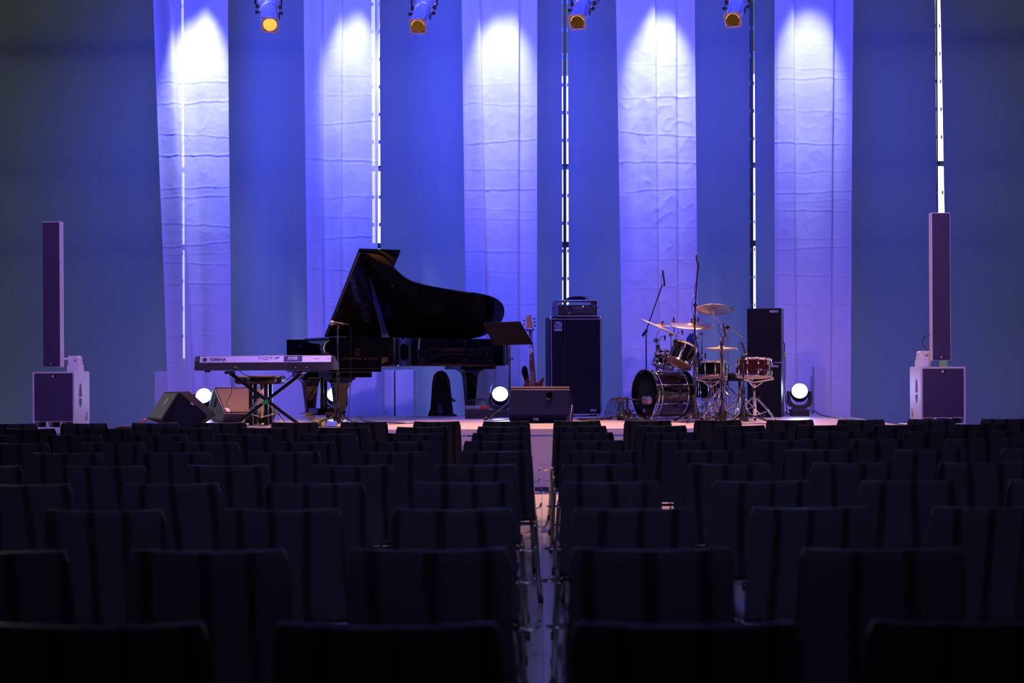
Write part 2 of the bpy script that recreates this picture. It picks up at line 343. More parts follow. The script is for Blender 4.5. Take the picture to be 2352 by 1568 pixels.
# ------------------------------------------------------------ stage
xl = S(318, Y_ST0+.3).x; xr = PZ(1955, 957, ZS).x
x0 = S(250, Y_ST0).x
st = thing('stage', 'low pale platform stage with white front, carrying the piano and drum kit', 'stage', ((xl+xr)/2, Y_ST0+1.8, 0))
obj('deck', MB().box(((xl+xr)/2, (Y_ST0+Y_ST1)/2, ZS-.03), (xr-xl, Y_ST1-Y_ST0, .06)), stagem, st, bevel=.004)
obj('apron_deck', MB().box(((x0+xl)/2-.002, Y_ST0+.35, ZS-.03), (xl-x0-.004, .7, .06)), stagem, st, bevel=.004)
sk = MB(); seg = 7
for i in range(seg):
    a = x0+(xr-x0)*i/seg; b = x0+(xr-x0)*(i+1)/seg; sk.box(((a+b)/2, Y_ST0+.03, (ZS-.075)/2+.018), (b-a-.006, .03, ZS-.115))
obj('front_skirt', sk, skirtm, st)
obj('plinth', MB().box(((x0+xr)/2, Y_ST0+.03, .008), (xr-x0, .05, .016)).box((xr-.02, (Y_ST0+Y_ST1)/2, .27), (.03, Y_ST1-Y_ST0-.2, .54)).box((xl+.02, Y_ST0+2.3, .27), (.03, 2.7, .54)), blk, st)
# ------------------------------------------------------------ sheer curtains
CUR = [  # columns: (px at y=0, px at y=950, depth offset), bottom z, name
 ([(351, 386, .02), (357, 392, .03), (392, 446, -.05), (398, 450, .03), (437, 462, .05), (480, 484, -.02), (517, 525, .01), (523, 531, .02)], .9, 'first sheer white curtain from the left, leaning outward at the top'),
 ([(697, 708, .02), (703, 713, .02), (739, 742, -.05), (742, 748, .03), (785, 782, -.01), (787, 786, .03), (829, 826, .0), (866, 858, .05), (872, 864, .03)], .3, 'second sheer white curtain from the left, behind the raised piano lid'),
 ([(1060, 1073, .03), (1066, 1079, .02), (1101, 1122, -.04), (1104, 1126, .04), (1149, 1150, .03), (1192, 1189, -.03), (1194, 1192, .03), (1229, 1228, .01), (1234, 1233, .0)], .3, 'middle sheer white curtain, behind the music stand and bass guitar'),
 ([(1415, 1431, .0), (1422, 1437, .0), (1458, 1470, .04), (1504, 1513, -.02), (1507, 1516, .03), (1552, 1556, .0), (1556, 1560, .04), (1590, 1597, .01), (1596, 1604, .0)], .3, 'crumpled fourth sheer white curtain, behind the drum kit'),
 ([(1780, 1780, .03), (1787, 1787, .0), (1822, 1826, -.03), (1826, 1832, .03), (1867, 1864, .02), (1914, 1905, -.04), (1919, 1909, .03), (1953, 1946, .01), (1960, 1953, .0)], .3, 'rightmost sheer white curtain, beside the black speaker stack')]
random.seed(11)
for ci, (cols, zb, lab) in enumerate(CUR):
    zt = 7.4; nz_ = 560; xs = []
    pa = [PY(c[0], 0, Y_CUR) for c in cols]; pb = [PY(c[1], 950, Y_CUR) for c in cols]
    us = []                                         # (column index, fraction)
    for j in range(len(cols)-1):
        n = max(2, int(abs(cols[j+1][0]-cols[j][0])/3.2)); us += [(j, k/n) for k in range(n)]
    us.append((len(cols)-2, 1.0))
    amp = .35 if ci != 3 else 1.0
    cre = []; z = .5
    while z < 6.6:                                  # horizontal fold creases
        cre.append((z, random.uniform(-.07, .07), random.uniform(.0035, .010), [random.uniform(-.03, .03) for _ in cols])); z += random.choice([.26, .36, .42, .12, .48])
    vs = []; rows = nz_
    cen = [(u[0]+u[1]) for u in us]
    xr0 = pa[0].x; xr1 = pa[-1].x
    for k in range(rows+1):
        z = zb+(zt-zb)*k/rows
        line = []
        for j, fr in us:
            def xat(jj): t = (z-pa[jj].z)/(pb[jj].z-pa[jj].z); return pa[jj].x+(pb[jj].x-pa[jj].x)*t
            x = xat(j)*(1-fr)+xat(j+1)*fr
            f2 = fr*fr*(3-2*fr); dy = cols[j][2]*(1-f2)+cols[j+1][2]*f2
            uu = (x-xr0)/(xr1-xr0)
            fade = min(.5, max(.08, (5.6-z)/2.0))
            for cz, skew, am, jj in cre:
                dz = z-(cz+skew*(uu-.5)+jj[j]*(.5-abs(fr-.5)))
                if abs(dz) < .05: dy -= am*fade*math.exp(-(dz/.010)**2)-am*.4*fade*math.exp(-((dz+.020)/.012)**2)
            q = noise.noise(Vector((x*3.2+ci*9, z*2.2, 1.3)))
            dy += .012*q+.0035*amp*noise.noise(Vector((x*11, z*8, ci*3.1)))+.0012*noise.noise(Vector((x*30, z*24, ci)))
            ridge = 1-abs(noise.noise(Vector((x*6+ci*5, z*3.4, 7.7))))*2
            dy -= (.006+.007*(amp > .9))*max(0, ridge)**5*fade
            line.append((x, Y_CUR+dy+.012*math.sin(z*.9+ci), z))
        vs += line
    nx = len(us); cl = MB(); hm = MB(); body = []; hems = []
    for k in range(rows):
        for j in range(nx-1):
            f = (k*nx+j, k*nx+j+1, (k+1)*nx+j+1, (k+1)*nx+j)
            (hems if us[j][0] in (0, len(cols)-2) else body).append(f)
    cl.add(vs, body, True); hm.add(vs, hems, True)
    mid = vs[nx//2]
    o = thing('sheer_curtain', lab, 'curtain', (mid[0], Y_CUR, zb), 'sheer curtains hanging behind the stage')
    for nm, mb, mt in (('cloth', cl, sheer), ('hem', hm, hemcloth)):
        me = bpy.data.meshes.new(nm); oo = bpy.data.objects.new(nm, me); C.objects.link(oo)
        used = sorted({i for f in mb.f for i in f[0]}); ix = {v: i for i, v in enumerate(used)}
        me.from_pydata([tuple(mb.v[i]-Vector(o.location)) for i in used], [], [[ix[i] for i in f[0]] for f in mb.f])
        me.polygons.foreach_set('use_smooth', [True]*len(me.polygons)); me.materials.append(mt); oo.parent = o
    obj('curtain_pipe', MB().tube([(vs[-nx][0]-.05, Y_CUR, zt+.02), (vs[-1][0]+.05, Y_CUR, zt+.02)], .024, 10), alu, o)
    for xx in (vs[-nx][0]+.1, vs[-1][0]-.1): obj('hanging_cable', MB().tube([(xx, Y_CUR, zt+.02), (xx, Y_CUR, 9.0)], .005, 6), blkm, o)
# white panels standing behind the stage
for k, (a, b, top, lab) in enumerate([(355, 449, 853, 'white panel standing behind the left curtain, leftmost of the low panels'), (531, 700, 852, 'wide white panel behind the piano stool and keyboard stand'),
      (842, 904.5, 850, 'white panel seen under the piano, left of the dark gap'), (908, 950, 850, 'narrow white panel seen under the piano, right of the dark gap'), (1870, 1897, 842, 'narrow white panel behind the rightmost curtain')]):
    yy = Y_CUR+.45 if k < 4 else Y_CUR-.30; A = PY(a, top, yy); B = PY(b, top, yy)
    o = thing('display_plinth', lab, 'panel', ((A.x+B.x)/2, yy, 0), 'low white panels behind the stage')
    obj('board', MB().box(((A.x+B.x)/2, yy+(.15 if k < 4 else .07), A.z/2+.01), (B.x-A.x, .3 if k < 4 else .14, A.z-.02)), white_panel, o, bevel=.006)
    obj('base_plate', MB().box(((A.x+B.x)/2, yy+(.15 if k < 4 else .07), .01), (B.x-A.x+.02, .32 if k < 4 else .16, .02)), alu, o)
# ------------------------------------------------------------ overhead profile spotlights on a truss
tz = P(618, -150, 14.9).z
tb = MB()
for dy, dz in ((0, .0), (.24, 0), (.12, .2)): tb.tube([(-8.5, 15.0+dy, 5.75+dz), (8.5, 15.0+dy, 5.75+dz)], .025, 10)
k = -8.4
while k < 8.3:
    tb.tube([(k, 15.0, 5.75), (k+.25, 15.12, 5.95), (k+.5, 15.24, 5.75), (k+.5, 15.0, 5.75)], .010, 6); k += .5
to = obj('lighting_truss', tb, alu, loc=(0, 15.12, 5.75)); tag(to, 'aluminium lighting truss above the picture carrying the four spotlights', 'truss')
hg = MB()
for x in (-6, -2, 2, 6): hg.tube([(x, 15.12, 5.95), (x, 15.12, 9.0)], .006, 6)
obj('hanging_wire', hg, blkm, to)
def profile_spot(px, py, lean, lens_m, label):
    c = P(px, py, 15.1)
    ax = Vector((lean-(px-1243)/F*.74, -.74, -.67)).normalized()          # beam direction: down and towards the hall
    o = thing('profile_spotlight', label, 'spotlight', c-ax*.3, 'profile spotlights hung over the stage')
    side = ax.cross(Vector((0, 0, 1))).normalized(); up = side.cross(ax)
    R = Matrix((side, ax, up)).transposed()
    bd = MB(); bd.lathe([(.082, -.34), (.086, -.30), (.086, -.03), (.092, -.02), (.092, 0), (.072, 0), (.070, -.03)], c, ax, 28)
    for k in range(8):
        t = 2*PI*k/8; e = side*math.cos(t)+up*math.sin(t); bd.tube([c+e*.088-ax*.31, c+e*.088-ax*.04], .004, 5)
    obj('lens_tube', bd, mat('spot_housing', (.62, .55, .64), .38, .3), o)
    rr = MB(); rr.lathe([(.070, .004), (.066, -.02), (.060, -.12), (.03, -.15), (.001, -.155)], c, ax, 24); obj('reflector', rr, lens_m, o)
    rim = MB(); rim.lathe([(.073, -.004), (.066, .0), (.066, -.012)], c, ax, 28, arc=PI*.9, a0=PI*.05+ (PI if True else 0)); obj('lens_ring', rim, orange_hot, o)
    fr = MB()
    sq = [(-.1, -.1), (.1, -.1), (.1, .1), (-.1, .1)]; n = 24
    ring = [(.074*math.cos(2*PI*i/n), .074*math.sin(2*PI*i/n)) for i in range(n)]
    for (x, y) in ((-.082, 0), (.082, 0)): fr.box(c+R@Vector((x, .006, y)), (.018, .006, .182), R)
    for (x, y) in ((0, -.082), (0, .082)): fr.box(c+R@Vector((x, .006, y)), (.182, .006, .018), R)
    for sx in (-1, 1):
        for sy in (-1, 1): fr.add([c+R@Vector((sx*.091, .006, sy*.091)), c+R@Vector((sx*.050, .006, sy*.091)), c+R@Vector((sx*.091, .006, sy*.050))], [(0, 1, 2)])
    obj('colour_frame', fr, mat('spot_housing', (.62, .55, .64)), o)
    bh = MB(); bh.lathe([(.05, -.98), (.09, -.95), (.115, -.8), (.115, -.6), (.10, -.55), (.10, -.36), (.086, -.34)], c, ax, 24); obj('lamp_house', bh, mat('spot_housing', (.62, .55, .64)), o)
    gl = MB(); gl.lathe([(.0885, -.335), (.0885, -.325)], c, ax, 24, arc=PI*.8, a0=-PI*.4); obj('light_leak', gl, orange_hot, o)
    yk = MB(); top = c-ax*.45+Vector((0, 0, .42))
    for s_ in (-1, 1): yk.tube([c-ax*.45+side*.14*s_, c-ax*.45+side*.14*s_+Vector((0, 0, .34)), top+side*.05*s_], .010, 6)
    yk.tube([top-side*.05, top+side*.05], .010, 6); obj('yoke', yk, blkm, o)
    hk = MB(); hk.tube([top, Vector((top.x, 15.0, 5.715))], .012, 8); obj('hook_clamp', hk, blkm, o)
    for s_ in (-1, 1):
        kn = MB(); kn.tube([c-ax*.27+side*.085*s_, c-ax*.27+side*.125*s_], .006, 6); kn.box(c-ax*.27+side*.13*s_, (.035, .03, .024), R); obj('knob', kn, blk, o)
        kn = MB(); kn.tube([c-ax*.40+side*.10*s_, c-ax*.40+side*.125*s_], .008, 6); kn.box(c-ax*.40+side*.125*s_, (.03, .04, .03), R); obj('knob', kn, blk, o)
    lv = MB(); lv.box(c-ax*.19-side*.105, (.014, .07, .03), R); obj('shutter_lever', lv, blk, o)
    return o
profile_spot(620, 57, .03, mat('glowing_reflector', (1, .6, .2), .4, 0, emit=(.95, .46, .10), es=.72), 'leftmost of the four overhead spotlights, with the brightest amber lens')
profile_spot(960, 60, -.16, orange_dim, 'overhead spotlight between the second and third curtains, amber lens')
profile_spot(1326, 50, -.17, mat('dim_reflector', (.12, .06, .015), .4, .2, emit=(1, .42, .05), es=.06), 'overhead spotlight just right of the middle curtain with a looped cable')
profile_spot(1683, 45, -.15, mat('dim_reflector', (.12, .06, .015)), 'rightmost of the four overhead spotlights, amber lens half dark')
cb = MB(); cb.tube(smooth_path([P(1350, -6, 15.2), P(1354, 8, 15.2), P(1366, 14, 15.2), P(1376, 4, 15.2), P(1378, -8, 15.2)]), .004, 6)
o = obj('spotlight_cable', cb, blk, loc=P(1366, 14, 15.2)); tag(o, 'thin black cable looping beside the third overhead spotlight', 'cable')

# ------------------------------------------------------------ moving head lamps on the stage floor
def moving_head(px, d, label, tilt=.5, hz=.262, face=None):
    b = S(px, d); o = thing('moving_head_light', label, 'moving head light', b, 'moving head lamps along the back of the stage')
    bs = MB(); bs.box(b+Vector((0, 0, .045)), (.21, .20, .07)); bs.box(b+Vector((0, 0, .085)), (.17, .16, .02))
    for sx in (-1, 1):
        for sy in (-1, 1): bs.cyl(b+Vector((sx*.09, sy*.085, 0)), b+Vector((sx*.09, sy*.085, .014)), .014, n=8)
    obj('base', bs, blk, o, bevel=.008)
    yk = MB(); pts = []
    yk2 = [(-.145, .30), (-.145, .16), (-.12, .115), (-.06, .095), (.06, .095), (.12, .115), (.145, .16), (.145, .30), (.112, .30), (.112, .20), (.085, .155), (.04, .135), (-.04, .135), (-.085, .155), (-.112, .20), (-.112, .30)]
    yk.prism(yk2, lambda x, z: b+Vector((x, -.055, z)), lambda x, z: b+Vector((x, .055, z))); obj('yoke', yk, blk, o, bevel=.006)
    c = b+Vector((0, -.02, hz)); dr = (Vector(face) if face else Vector((-c.x*.0, -1, tilt))).normalized()
    hd_ = MB(); hd_.lathe([(.001, -.13), (.06, -.125), (.10, -.08), (.108, -.02), (.106, .05), (.098, .062), (.094, .058)], c, dr, 28); obj('head', hd_, blk, o)
    ln = MB(); ln.lathe([(.094, .058), (.085, .070), (.05, .082), (.001, .086)], c, dr, 28)
    obj('lens', ln, lens_white, o)
    sp = light('moving_head_beam', 'SPOT', c+dr*.10, c+dr*3, 46, (.20, .28, 1.0), .07, 120, .6)
    hn = MB(); 
    for s_ in (-1, 1): hn.tube([b+Vector((s_*.11, -.03, .06)), b+Vector((s_*.125, 0, .075)), b+Vector((s_*.11, .03, .06))], .006, 6)
    obj('carry_handle', hn, blk, o)
moving_head(471, 17.3, 'lit moving head lamp between the two left wedge monitors', face=(.0, -1, .42))
moving_head(771, 17.45, 'lit moving head lamp glowing behind the piano legs', face=(.1, -1, .5))
moving_head(1149, 17.3, 'lit moving head lamp just left of the front centre wedge', face=(.05, -1, .45))
moving_head(1836, 17.2, 'rightmost lit moving head lamp, beside the black speaker stack', hz=.285, face=(-.15, -1, .38))

# ------------------------------------------------------------ helper for upright boxes turned about z
def rotz(a): return Matrix.Rotation(a, 3, 'Z')
class Frame:
    """local x to the right along the front, y into depth, z up from base"""
    def __init__(s, o, a): s.o = Vector(o); s.R = rotz(a)
    def __call__(s, x, y, z): return s.o+s.R@Vector((x, y, z))
    def face(s, x, y, z): return face_matrix(s(x, y, z), s.R@Vector((1, 0, 0)), (0, 0, 1))
# white PA subwoofers with column speakers
def pa_stack(fx, d, rot, colx, coly, side, lab):
    # fx: px of the front-left bottom corner
    o_ = S(fx, d, ZS); W, D, H = .46, .36, .59; fr = Frame(o_, rot); s = side
    pl = thing('speaker_platform', 'low white platform under the white subwoofer '+lab, 'platform', fr(W/2, D/2, -ZS), 'platforms under the white subwoofers')
    obj('top_board', MB().box(fr(W/2, D/2+.05, -.02), (W+.14, D+.3, .04), fr.R), white_panel, pl, bevel=.004)
    for sx in (-.03, W+.03):
        for sy in (-.05, D+.15): obj('leg', MB().box(fr(sx, sy, -.04-(ZS-.04)/2), (.05, .05, ZS-.04), fr.R), alu, pl)
    o = thing('subwoofer', 'white subwoofer with dark grille and slotted side '+lab, 'subwoofer', fr(W/2, D/2, 0), 'white subwoofers')
    cb_ = MB(); t = .016
    cb_.box(fr(t/2, D/2, H/2), (t, D, H), fr.R).box(fr(W-t/2, D/2, H/2), (t, D, H), fr.R).box(fr(W/2, D/2, H-t/2), (W-2*t, D, t), fr.R).box(fr(W/2, D/2, t/2), (W-2*t, D, t), fr.R).box(fr(W/2, D-t/2, H/2), (W-2*t, t, H-2*t), fr.R).box(fr(W/2, D/2, .078), (W-2*t, D-.03, .014), fr.R)
    for k in (1, 2): cb_.box(fr(W*k/3, .08, .045), (.016, .16, .055), fr.R)
    obj('cabinet', cb_, white, o, bevel=.003)
    obj('grille', MB().box(fr(W/2, .012, (H+.085)/2-.006), (W-2*t-.004, .014, H-.085-t-.004), fr.R), mat('purple_grey_grille', (.060, .045, .095), .8, 0, .3, .2, 500, .3, 600), o)
    lg = MB(); lg.box(fr(W/2-.004, .002, H-.045), (.022, .006, .024), fr.R); lg.mi = 1; lg.box(fr(W/2+.02, .003, H-.045), (.022, .006, .024), fr.R); obj('badge', lg, [logo_w, blk], o)
    hx = W+.001 if s > 0 else -.001; hy = .14
    for nm, prof in (('side_slot', [(0, .47), (-.014, .44), (-.022, .38), (-.022, .33), (.022, .33), (.022, .38), (.014, .44)]), ('side_slot', [(-.022, .31), (.022, .31), (.02, .27), (.008, .235), (0, .225), (-.012, .245), (-.021, .27)])):
        m_ = MB(); m_.prism(prof, lambda y, z: fr(hx, hy+y*1.1, z), lambda y, z: fr(hx+.003*s, hy+y*1.1, z)); obj(nm, m_, mat('handle_recess', (.16, .12, .14), .7), o)
    sw = MB(); sw.box(fr(hx, D-.07, .12), (.004, .008, .09), fr.R); sw.box(fr(hx, D-.10, .10), (.004, .006, .03), fr.R); obj('connector_plate', sw, mat('handle_recess', (.16, .12, .14)), o)
    # battery/amp box behind and slim column in front
    bx = W*.62 if s > 0 else -.0
    bx = (.36 if s > 0 else .10)
    q = thing('speaker_stand_base', 'small white two-tier bracket box on the white subwoofer '+lab, 'bracket', fr(bx, .26, H), 'white bracket boxes on the subwoofers')
    obj('lower_block', MB().box(fr(bx, .24, H+.035), (.13, .13, .07), fr.R), white, q, bevel=.004)
    ub = MB(); ub.prism([(-.06, .07), (.06, .07), (.052, .15), (.035, .166), (-.06, .166)] if s > 0 else [(-.06, .07), (.06, .07), (.06, .166), (-.035, .166), (-.052, .15)], lambda x, z: fr(bx+x, .19, H+z), lambda x, z: fr(bx+x, .29, H+z)); obj('upper_block', ub, white, q, bevel=.003)
    obj('bolt', MB().cyl(fr(bx+.02, .188, H+.12), fr(bx+.02, .18, H+.12), .006, n=8), blk, q)
    top, bot = coly
    cp = P(colx, bot, d+.02); h = P(colx, top, d+.02).z-cp.z; fc = Frame((cp.x, cp.y, cp.z), rot)
    c = thing('column_speaker', 'tall slim white column speaker with dark grille '+lab, 'column speaker', fc(.0975, .04, 0), 'white column speakers')
    t = .008; w_ = .195; dd = .08
    cc = MB(); cc.box(fc(w_/2, dd/2+.004, h/2), (w_, dd, h), fc.R); obj('cabinet', cc, white, c, bevel=.003)
    obj('grille', MB().box(fc(w_/2, 0, h/2), (w_-2*t, .012, h-2*t), fc.R), mat('purple_grey_grille', (.030, .026, .036)), c)
    lg = MB(); lg.box(fc(w_/2-.004, -.009, .035), (.016, .005, .018), fc.R); lg.mi = 1; lg.box(fc(w_/2+.012, -.009, .035), (.016, .005, .018), fc.R); obj('badge', lg, [logo_w, blk], c)
    obj('mounting_arm', MB().tube([fc(w_/2, dd, .10), fr(bx, .24, H+.12)], .012, 8), white, c)
    return fr, fc
fr, fc = pa_stack(75, 14.75, -.12, 98.5, (509, 843), 1, 'at the left edge of the stage')
o = obj('white_board', MB().box(fr(-.07, .34, .22), (.045, .05, .44), fr.R), white, loc=fr(-.07, .34, 0), bevel=.004); tag(o, 'narrow white board standing behind the left subwoofer', 'board')
fr, fc = pa_stack(2115.5, 14.45, .05, 2141, (488, 828), -1, 'at the right edge of the stage')
cb = MB(); cb.tube(smooth_path([fc(-.0, .06, .26), fc(-.05, .08, .26), fc(-.075, .1, .18), fc(-.03, .12, .12), fc(.04, .13, .10)]), .004, 6)
o = obj('speaker_cable', cb, blk, loc=fc(-.05, .1, .1)); tag(o, 'thin black cable looping behind the right column speaker', 'cable')
# ------------------------------------------------------------ wedge monitors
def wedge(label, front, loc_px, mats_faces, extra=None, bev=.012):
    pass
def hull_thing(name, label, cat, pts, m, group, loc, bev=.012):
    o = thing(name, label, cat, loc, group); obj('cabinet', MB().hull(pts), m, o, bevel=bev, seg=3); return o
# left wedge, seen from behind with its grey end panel
A = P(377, 900, 15.15); B = P(412, 901, 14.75); Cc = P(371, 966, 14.62); D = P(338, 961, 15.05)
T = P(418, 900, 14.78); E = P(472, 950, 14.72); E2 = P(476, 957, 14.72); G = S(443, 14.62); H = S(397, 14.55)
bk = Vector((-.02, .46, 0))
pts = [A, B, Cc, D, T, E, E2, G, H, T+bk*.8, E+bk, E2+bk, G+bk*.8, H+bk, Vector((D.x, D.y, ZS+.09)), D+Vector((.05, .05, -.02))]
o = hull_thing('wedge_monitor', 'black wedge monitor at the left end of the stage, grey end panel with handle slot', 'wedge monitor', pts, grille, 'wedge monitors', S(415, 14.8))
nrm = (B-A).cross(D-A).normalized(); nrm = nrm if nrm.y < 0 else -nrm
q = lambda a, b: (A*(1-a)*(1-b)+B*a*(1-b)+D*(1-a)*b+Cc*a*b)
m_ = MB(); m_.add([q(.04, .05)+nrm*.006, q(.94, .05)+nrm*.006, q(.94, .96)+nrm*.006, q(.04, .96)+nrm*.006, q(.04, .05)-nrm*.01, q(.94, .05)-nrm*.01, q(.94, .96)-nrm*.01, q(.04, .96)-nrm*.01], [(0, 1, 2, 3), (7, 6, 5, 4), (0, 4, 5, 1), (1, 5, 6, 2), (2, 6, 7, 3), (3, 7, 4, 0)])
obj('end_panel', m_, wedge_side, o, bevel=.002)
m_ = MB(); m_.prism([(.50, .24), (.62, .22), (.66, .28), (.60, .50), (.54, .54), (.48, .50)], lambda a, b: q(a, b)+nrm*.006, lambda a, b: q(a, b)+nrm*.009); obj('handle_slot', m_, blk, o)
m_ = MB(); a_ = P(441, 927, 14.70); m_.box(a_, (.036, .004, .014), Matrix.Rotation(.72, 3, 'Y')); obj('badge', m_, logo_w, o)
m_ = MB(); m_.cyl(D+Vector((.0, -.03, -.01)), D+Vector((-.05, -.05, -.04)), .014); o2 = obj('cable_plug', m_, red, loc=D); tag(o2, 'red cable plug at the lower corner of the left wedge monitor', 'plug')
# tan grille wedge behind the stool
A = P(491, 891, 16.45); B = P(600, 890, 16.55); E = P(517, 950, 15.95); F_ = P(634, 950, 16.05)
pts = [A, B, E, F_, S(509, 16.05)+Vector((0, 0, .004)), S(627, 16.15)+Vector((0, 0, .004)), P(476, 946, 16.6), S(488, 16.5)+Vector((0, 0, .004)), S(620, 16.75)+Vector((0, 0, .004)), P(611, 900, 16.75), P(487, 894, 16.6)]
o = hull_thing('wedge_monitor', 'wedge monitor with tan foam grille behind the keyboard stand', 'wedge monitor', pts, wedge_side, 'wedge monitors', S(555, 16.2))
n_ = (B-A).cross(E-A).normalized(); n_ = n_ if n_.y < 0 else -n_
q = lambda a, b: (A*(1-a)*(1-b)+B*a*(1-b)+E*(1-a)*b+F_*a*b)+n_*.004
m_ = MB(); m_.prism([(.03, .05), (.97, .05), (.97, .95), (.03, .95)], lambda a, b: q(a, b), lambda a, b: q(a, b)+n_*.006); obj('grille', m_, tan_grille, o)
for a, b in (((0, 0), (1, 0)), ((0, 0), (0, 1)), ((0, 1), (1, 1)), ((1, 0), (1, 1))): obj('edge_trim', MB().tube([q(*a), q(*b)], .007, 6), mat('tan_edge', (.35, .26, .2), .5), o)  # even tan colour along the grille edges
m_ = MB(); m_.prism([(.02, .82), (.13, .82), (.13, .96), (.05, .96)], lambda a, b: q(a, b)+n_*.007, lambda a, b: q(a, b)+n_*.009); obj('badge', m_, logo_w, o)
m_ = MB(); s0 = P(495, 925, 16.15); m_.box(s0, (.02, .03, .10), Matrix.Rotation(.3, 3, 'Y')); obj('handle_slot', m_, blk, o)
# front centre wedge, back panel to the hall
A = P(1173, 893, 15.60); B = P(1307, 893, 15.60); D = P(1166, 953, 15.44); Cc = P(1305, 953, 15.44)
pts = [A, B, D, Cc, S(1172, 15.55)+Vector((0, 0, .004)), S(1300, 15.55)+Vector((0, 0, .004)), P(1173, 890, 15.66), P(1307, 889, 15.66), P(1172, 940, 16.1), P(1319, 940, 16.0), S(1176, 16.0)+Vector((0, 0, .004)), S(1316, 15.95)+Vector((0, 0, .004))]
o = hull_thing('wedge_monitor', 'black wedge monitor at front centre, round handle hole in its back', 'wedge monitor', pts, mat('black_texture_paint', (.005, .007, .036), .6, 0, .08, .1, 80), 'wedge monitors', S(1240, 15.7))
for k, dz in ((0, .0), (1, -.03)): obj('top_rail', MB().tube([P(1174, 889.5, 15.62-.02*k)+Vector((0, 0, dz)), P(1308, 889, 15.62-.02*k)+Vector((0, 0, dz))], .007, 8), mat('tan_edge', (.35, .26, .2)), o)  # tan colour paints in the warm light along the top rails
n_ = (B-A).cross(D-A).normalized(); n_ = n_ if n_.y < 0 else -n_
q = lambda a, b: (A*(1-a)*(1-b)+B*a*(1-b)+D*(1-a)*b+Cc*a*b)+n_*.009
rr = [(.665+.045*math.cos(t*PI/8)*(1 if abs(math.cos(t*PI/8)) < .9 else 1), .27+.14*math.sin(t*PI/8)) for t in range(16)]
m_ = MB(); m_.prism([(.62, .20), (.64, .14), (.70, .13), (.72, .18), (.72, .34), (.70, .41), (.66, .42), (.62, .36)], lambda a, b: q(a, b), lambda a, b: q(a, b)+n_*.001); obj('handle_hole', m_, mat('deep_black', (.0008, .0008, .001), .9, 0, 0), o)
m_ = MB(); m_.tube([q(.625, .37)+n_*.004, q(.65, .415)+n_*.004, q(.69, .41)+n_*.004], .0022, 6); obj('handle_rim', m_, mat('tan_edge', (.35, .26, .2)), o)  # thin tan line along the lower lip
M = face_matrix(P(1231, 963, 15.47), RT, UP); obj('lettering', MB().text('VI5', .045, M), logo_w, o)
m_ = MB(); m_.tube([P(1314.5, 930, 15.70), P(1309, 966, 15.56)], .004, 6); obj('side_scale', m_, logo_w, o)

# ------------------------------------------------------------ grand piano
ANG = math.radians(28); PT = S(757, 15.75); Lv = Vector((math.cos(ANG), math.sin(ANG), 0)); Tv = Vector((math.sin(ANG), -math.cos(ANG), 0))
PO = PT-Tv*1.52
def K(x, y, z): return PO+Lv*x+Tv*y+UP*z               # piano coordinates: x keyboard to tail, y bass to treble, z above stage
OUT = [(0, 0), (2.4, 0), (2.57, .04), (2.70, .16), (2.76, .36), (2.73, .54), (2.64, .70), (2.48, .80), (2.25, .86), (1.95, .90), (1.65, .95), (1.38, 1.02), (1.18, 1.12), (1.02, 1.26), (.90, 1.40), (.80, 1.48), (.70, 1.52), (0, 1.52)]
def smooth2(poly, it=2):
    for _ in range(it):
        q_ = []
        for i in range(len(poly)):
            a, b = poly[i], poly[(i+1) % len(poly)]
            if math.dist(a, b) > .6: q_ += [a, b]
            else: q_ += [(a[0]*.75+b[0]*.25, a[1]*.75+b[1]*.25), (a[0]*.25+b[0]*.75, a[1]*.25+b[1]*.75)]
        poly = [p for i, p in enumerate(q_) if math.dist(p, q_[i-1]) > 1e-4]
    return poly
def inset(poly, d):
    out = []; n = len(poly)
    for i in range(n):
        a, b, c = Vector(poly[i-1]), Vector(poly[i]), Vector(poly[(i+1) % n]); e1 = (b-a).normalized(); e2 = (c-b).normalized()
        n1 = Vector((-e1.y, e1.x)); n2 = Vector((-e2.y, e2.x)); m_ = (n1+n2).normalized(); out.append(tuple(b+m_*d/max(.4, m_.dot(n1))))
    return out
CASE = [p for p in smooth2(OUT)]
body = [(max(p[0], .0), p[1]) for p in CASE]
pn = thing('grand_piano', 'black concert grand piano with its lid propped open', 'piano', K(1.2, .8, 0))
tri = [p for p in body]
inn = inset(tri, .045)
rm = MB(); z0, z1 = .635, .955; n = len(tri)
vs = [K(*p, z0) for p in tri]+[K(*p, z1) for p in tri]+[K(*p, z1) for p in inn]+[K(*p, z0) for p in inn]
fs = []
for i in range(n):
    j = (i+1) % n
    if tri[i][0] < .3 and tri[j][0] < .3: continue
    fs += [(i, j, n+j, n+i), (n+i, n+j, 2*n+j, 2*n+i), (2*n+i, 2*n+j, 3*n+j, 3*n+i), (3*n+i, 3*n+j, j, i)]
rm.add(vs, fs, True); obj('rim', rm, lacquer, pn, bevel=.004)
m_ = MB(); ins2 = inset(tri, .05); m_.prism(ins2, lambda x, y: K(max(x, .3), y, .625), lambda x, y: K(max(x, .3), y, .66)); obj('soundboard', m_, rimwood, pn)
m_ = MB(); m_.prism(inset(tri, .06), lambda x, y: K(max(x, .5), y, .84), lambda x, y: K(max(x, .5), y, .86)); obj('iron_frame', m_, goldplate, pn)
m_ = MB()
for k in range(60): m_.tube([K(.55, .15+k*.021, .875), K(2.3-.018*k if k > 12 else 2.3, .25+k*.0085+.1, .875)], .0022, 4)
sm_ = obj('strings', m_, chrome, pn); sm_['kind'] = 'stuff'
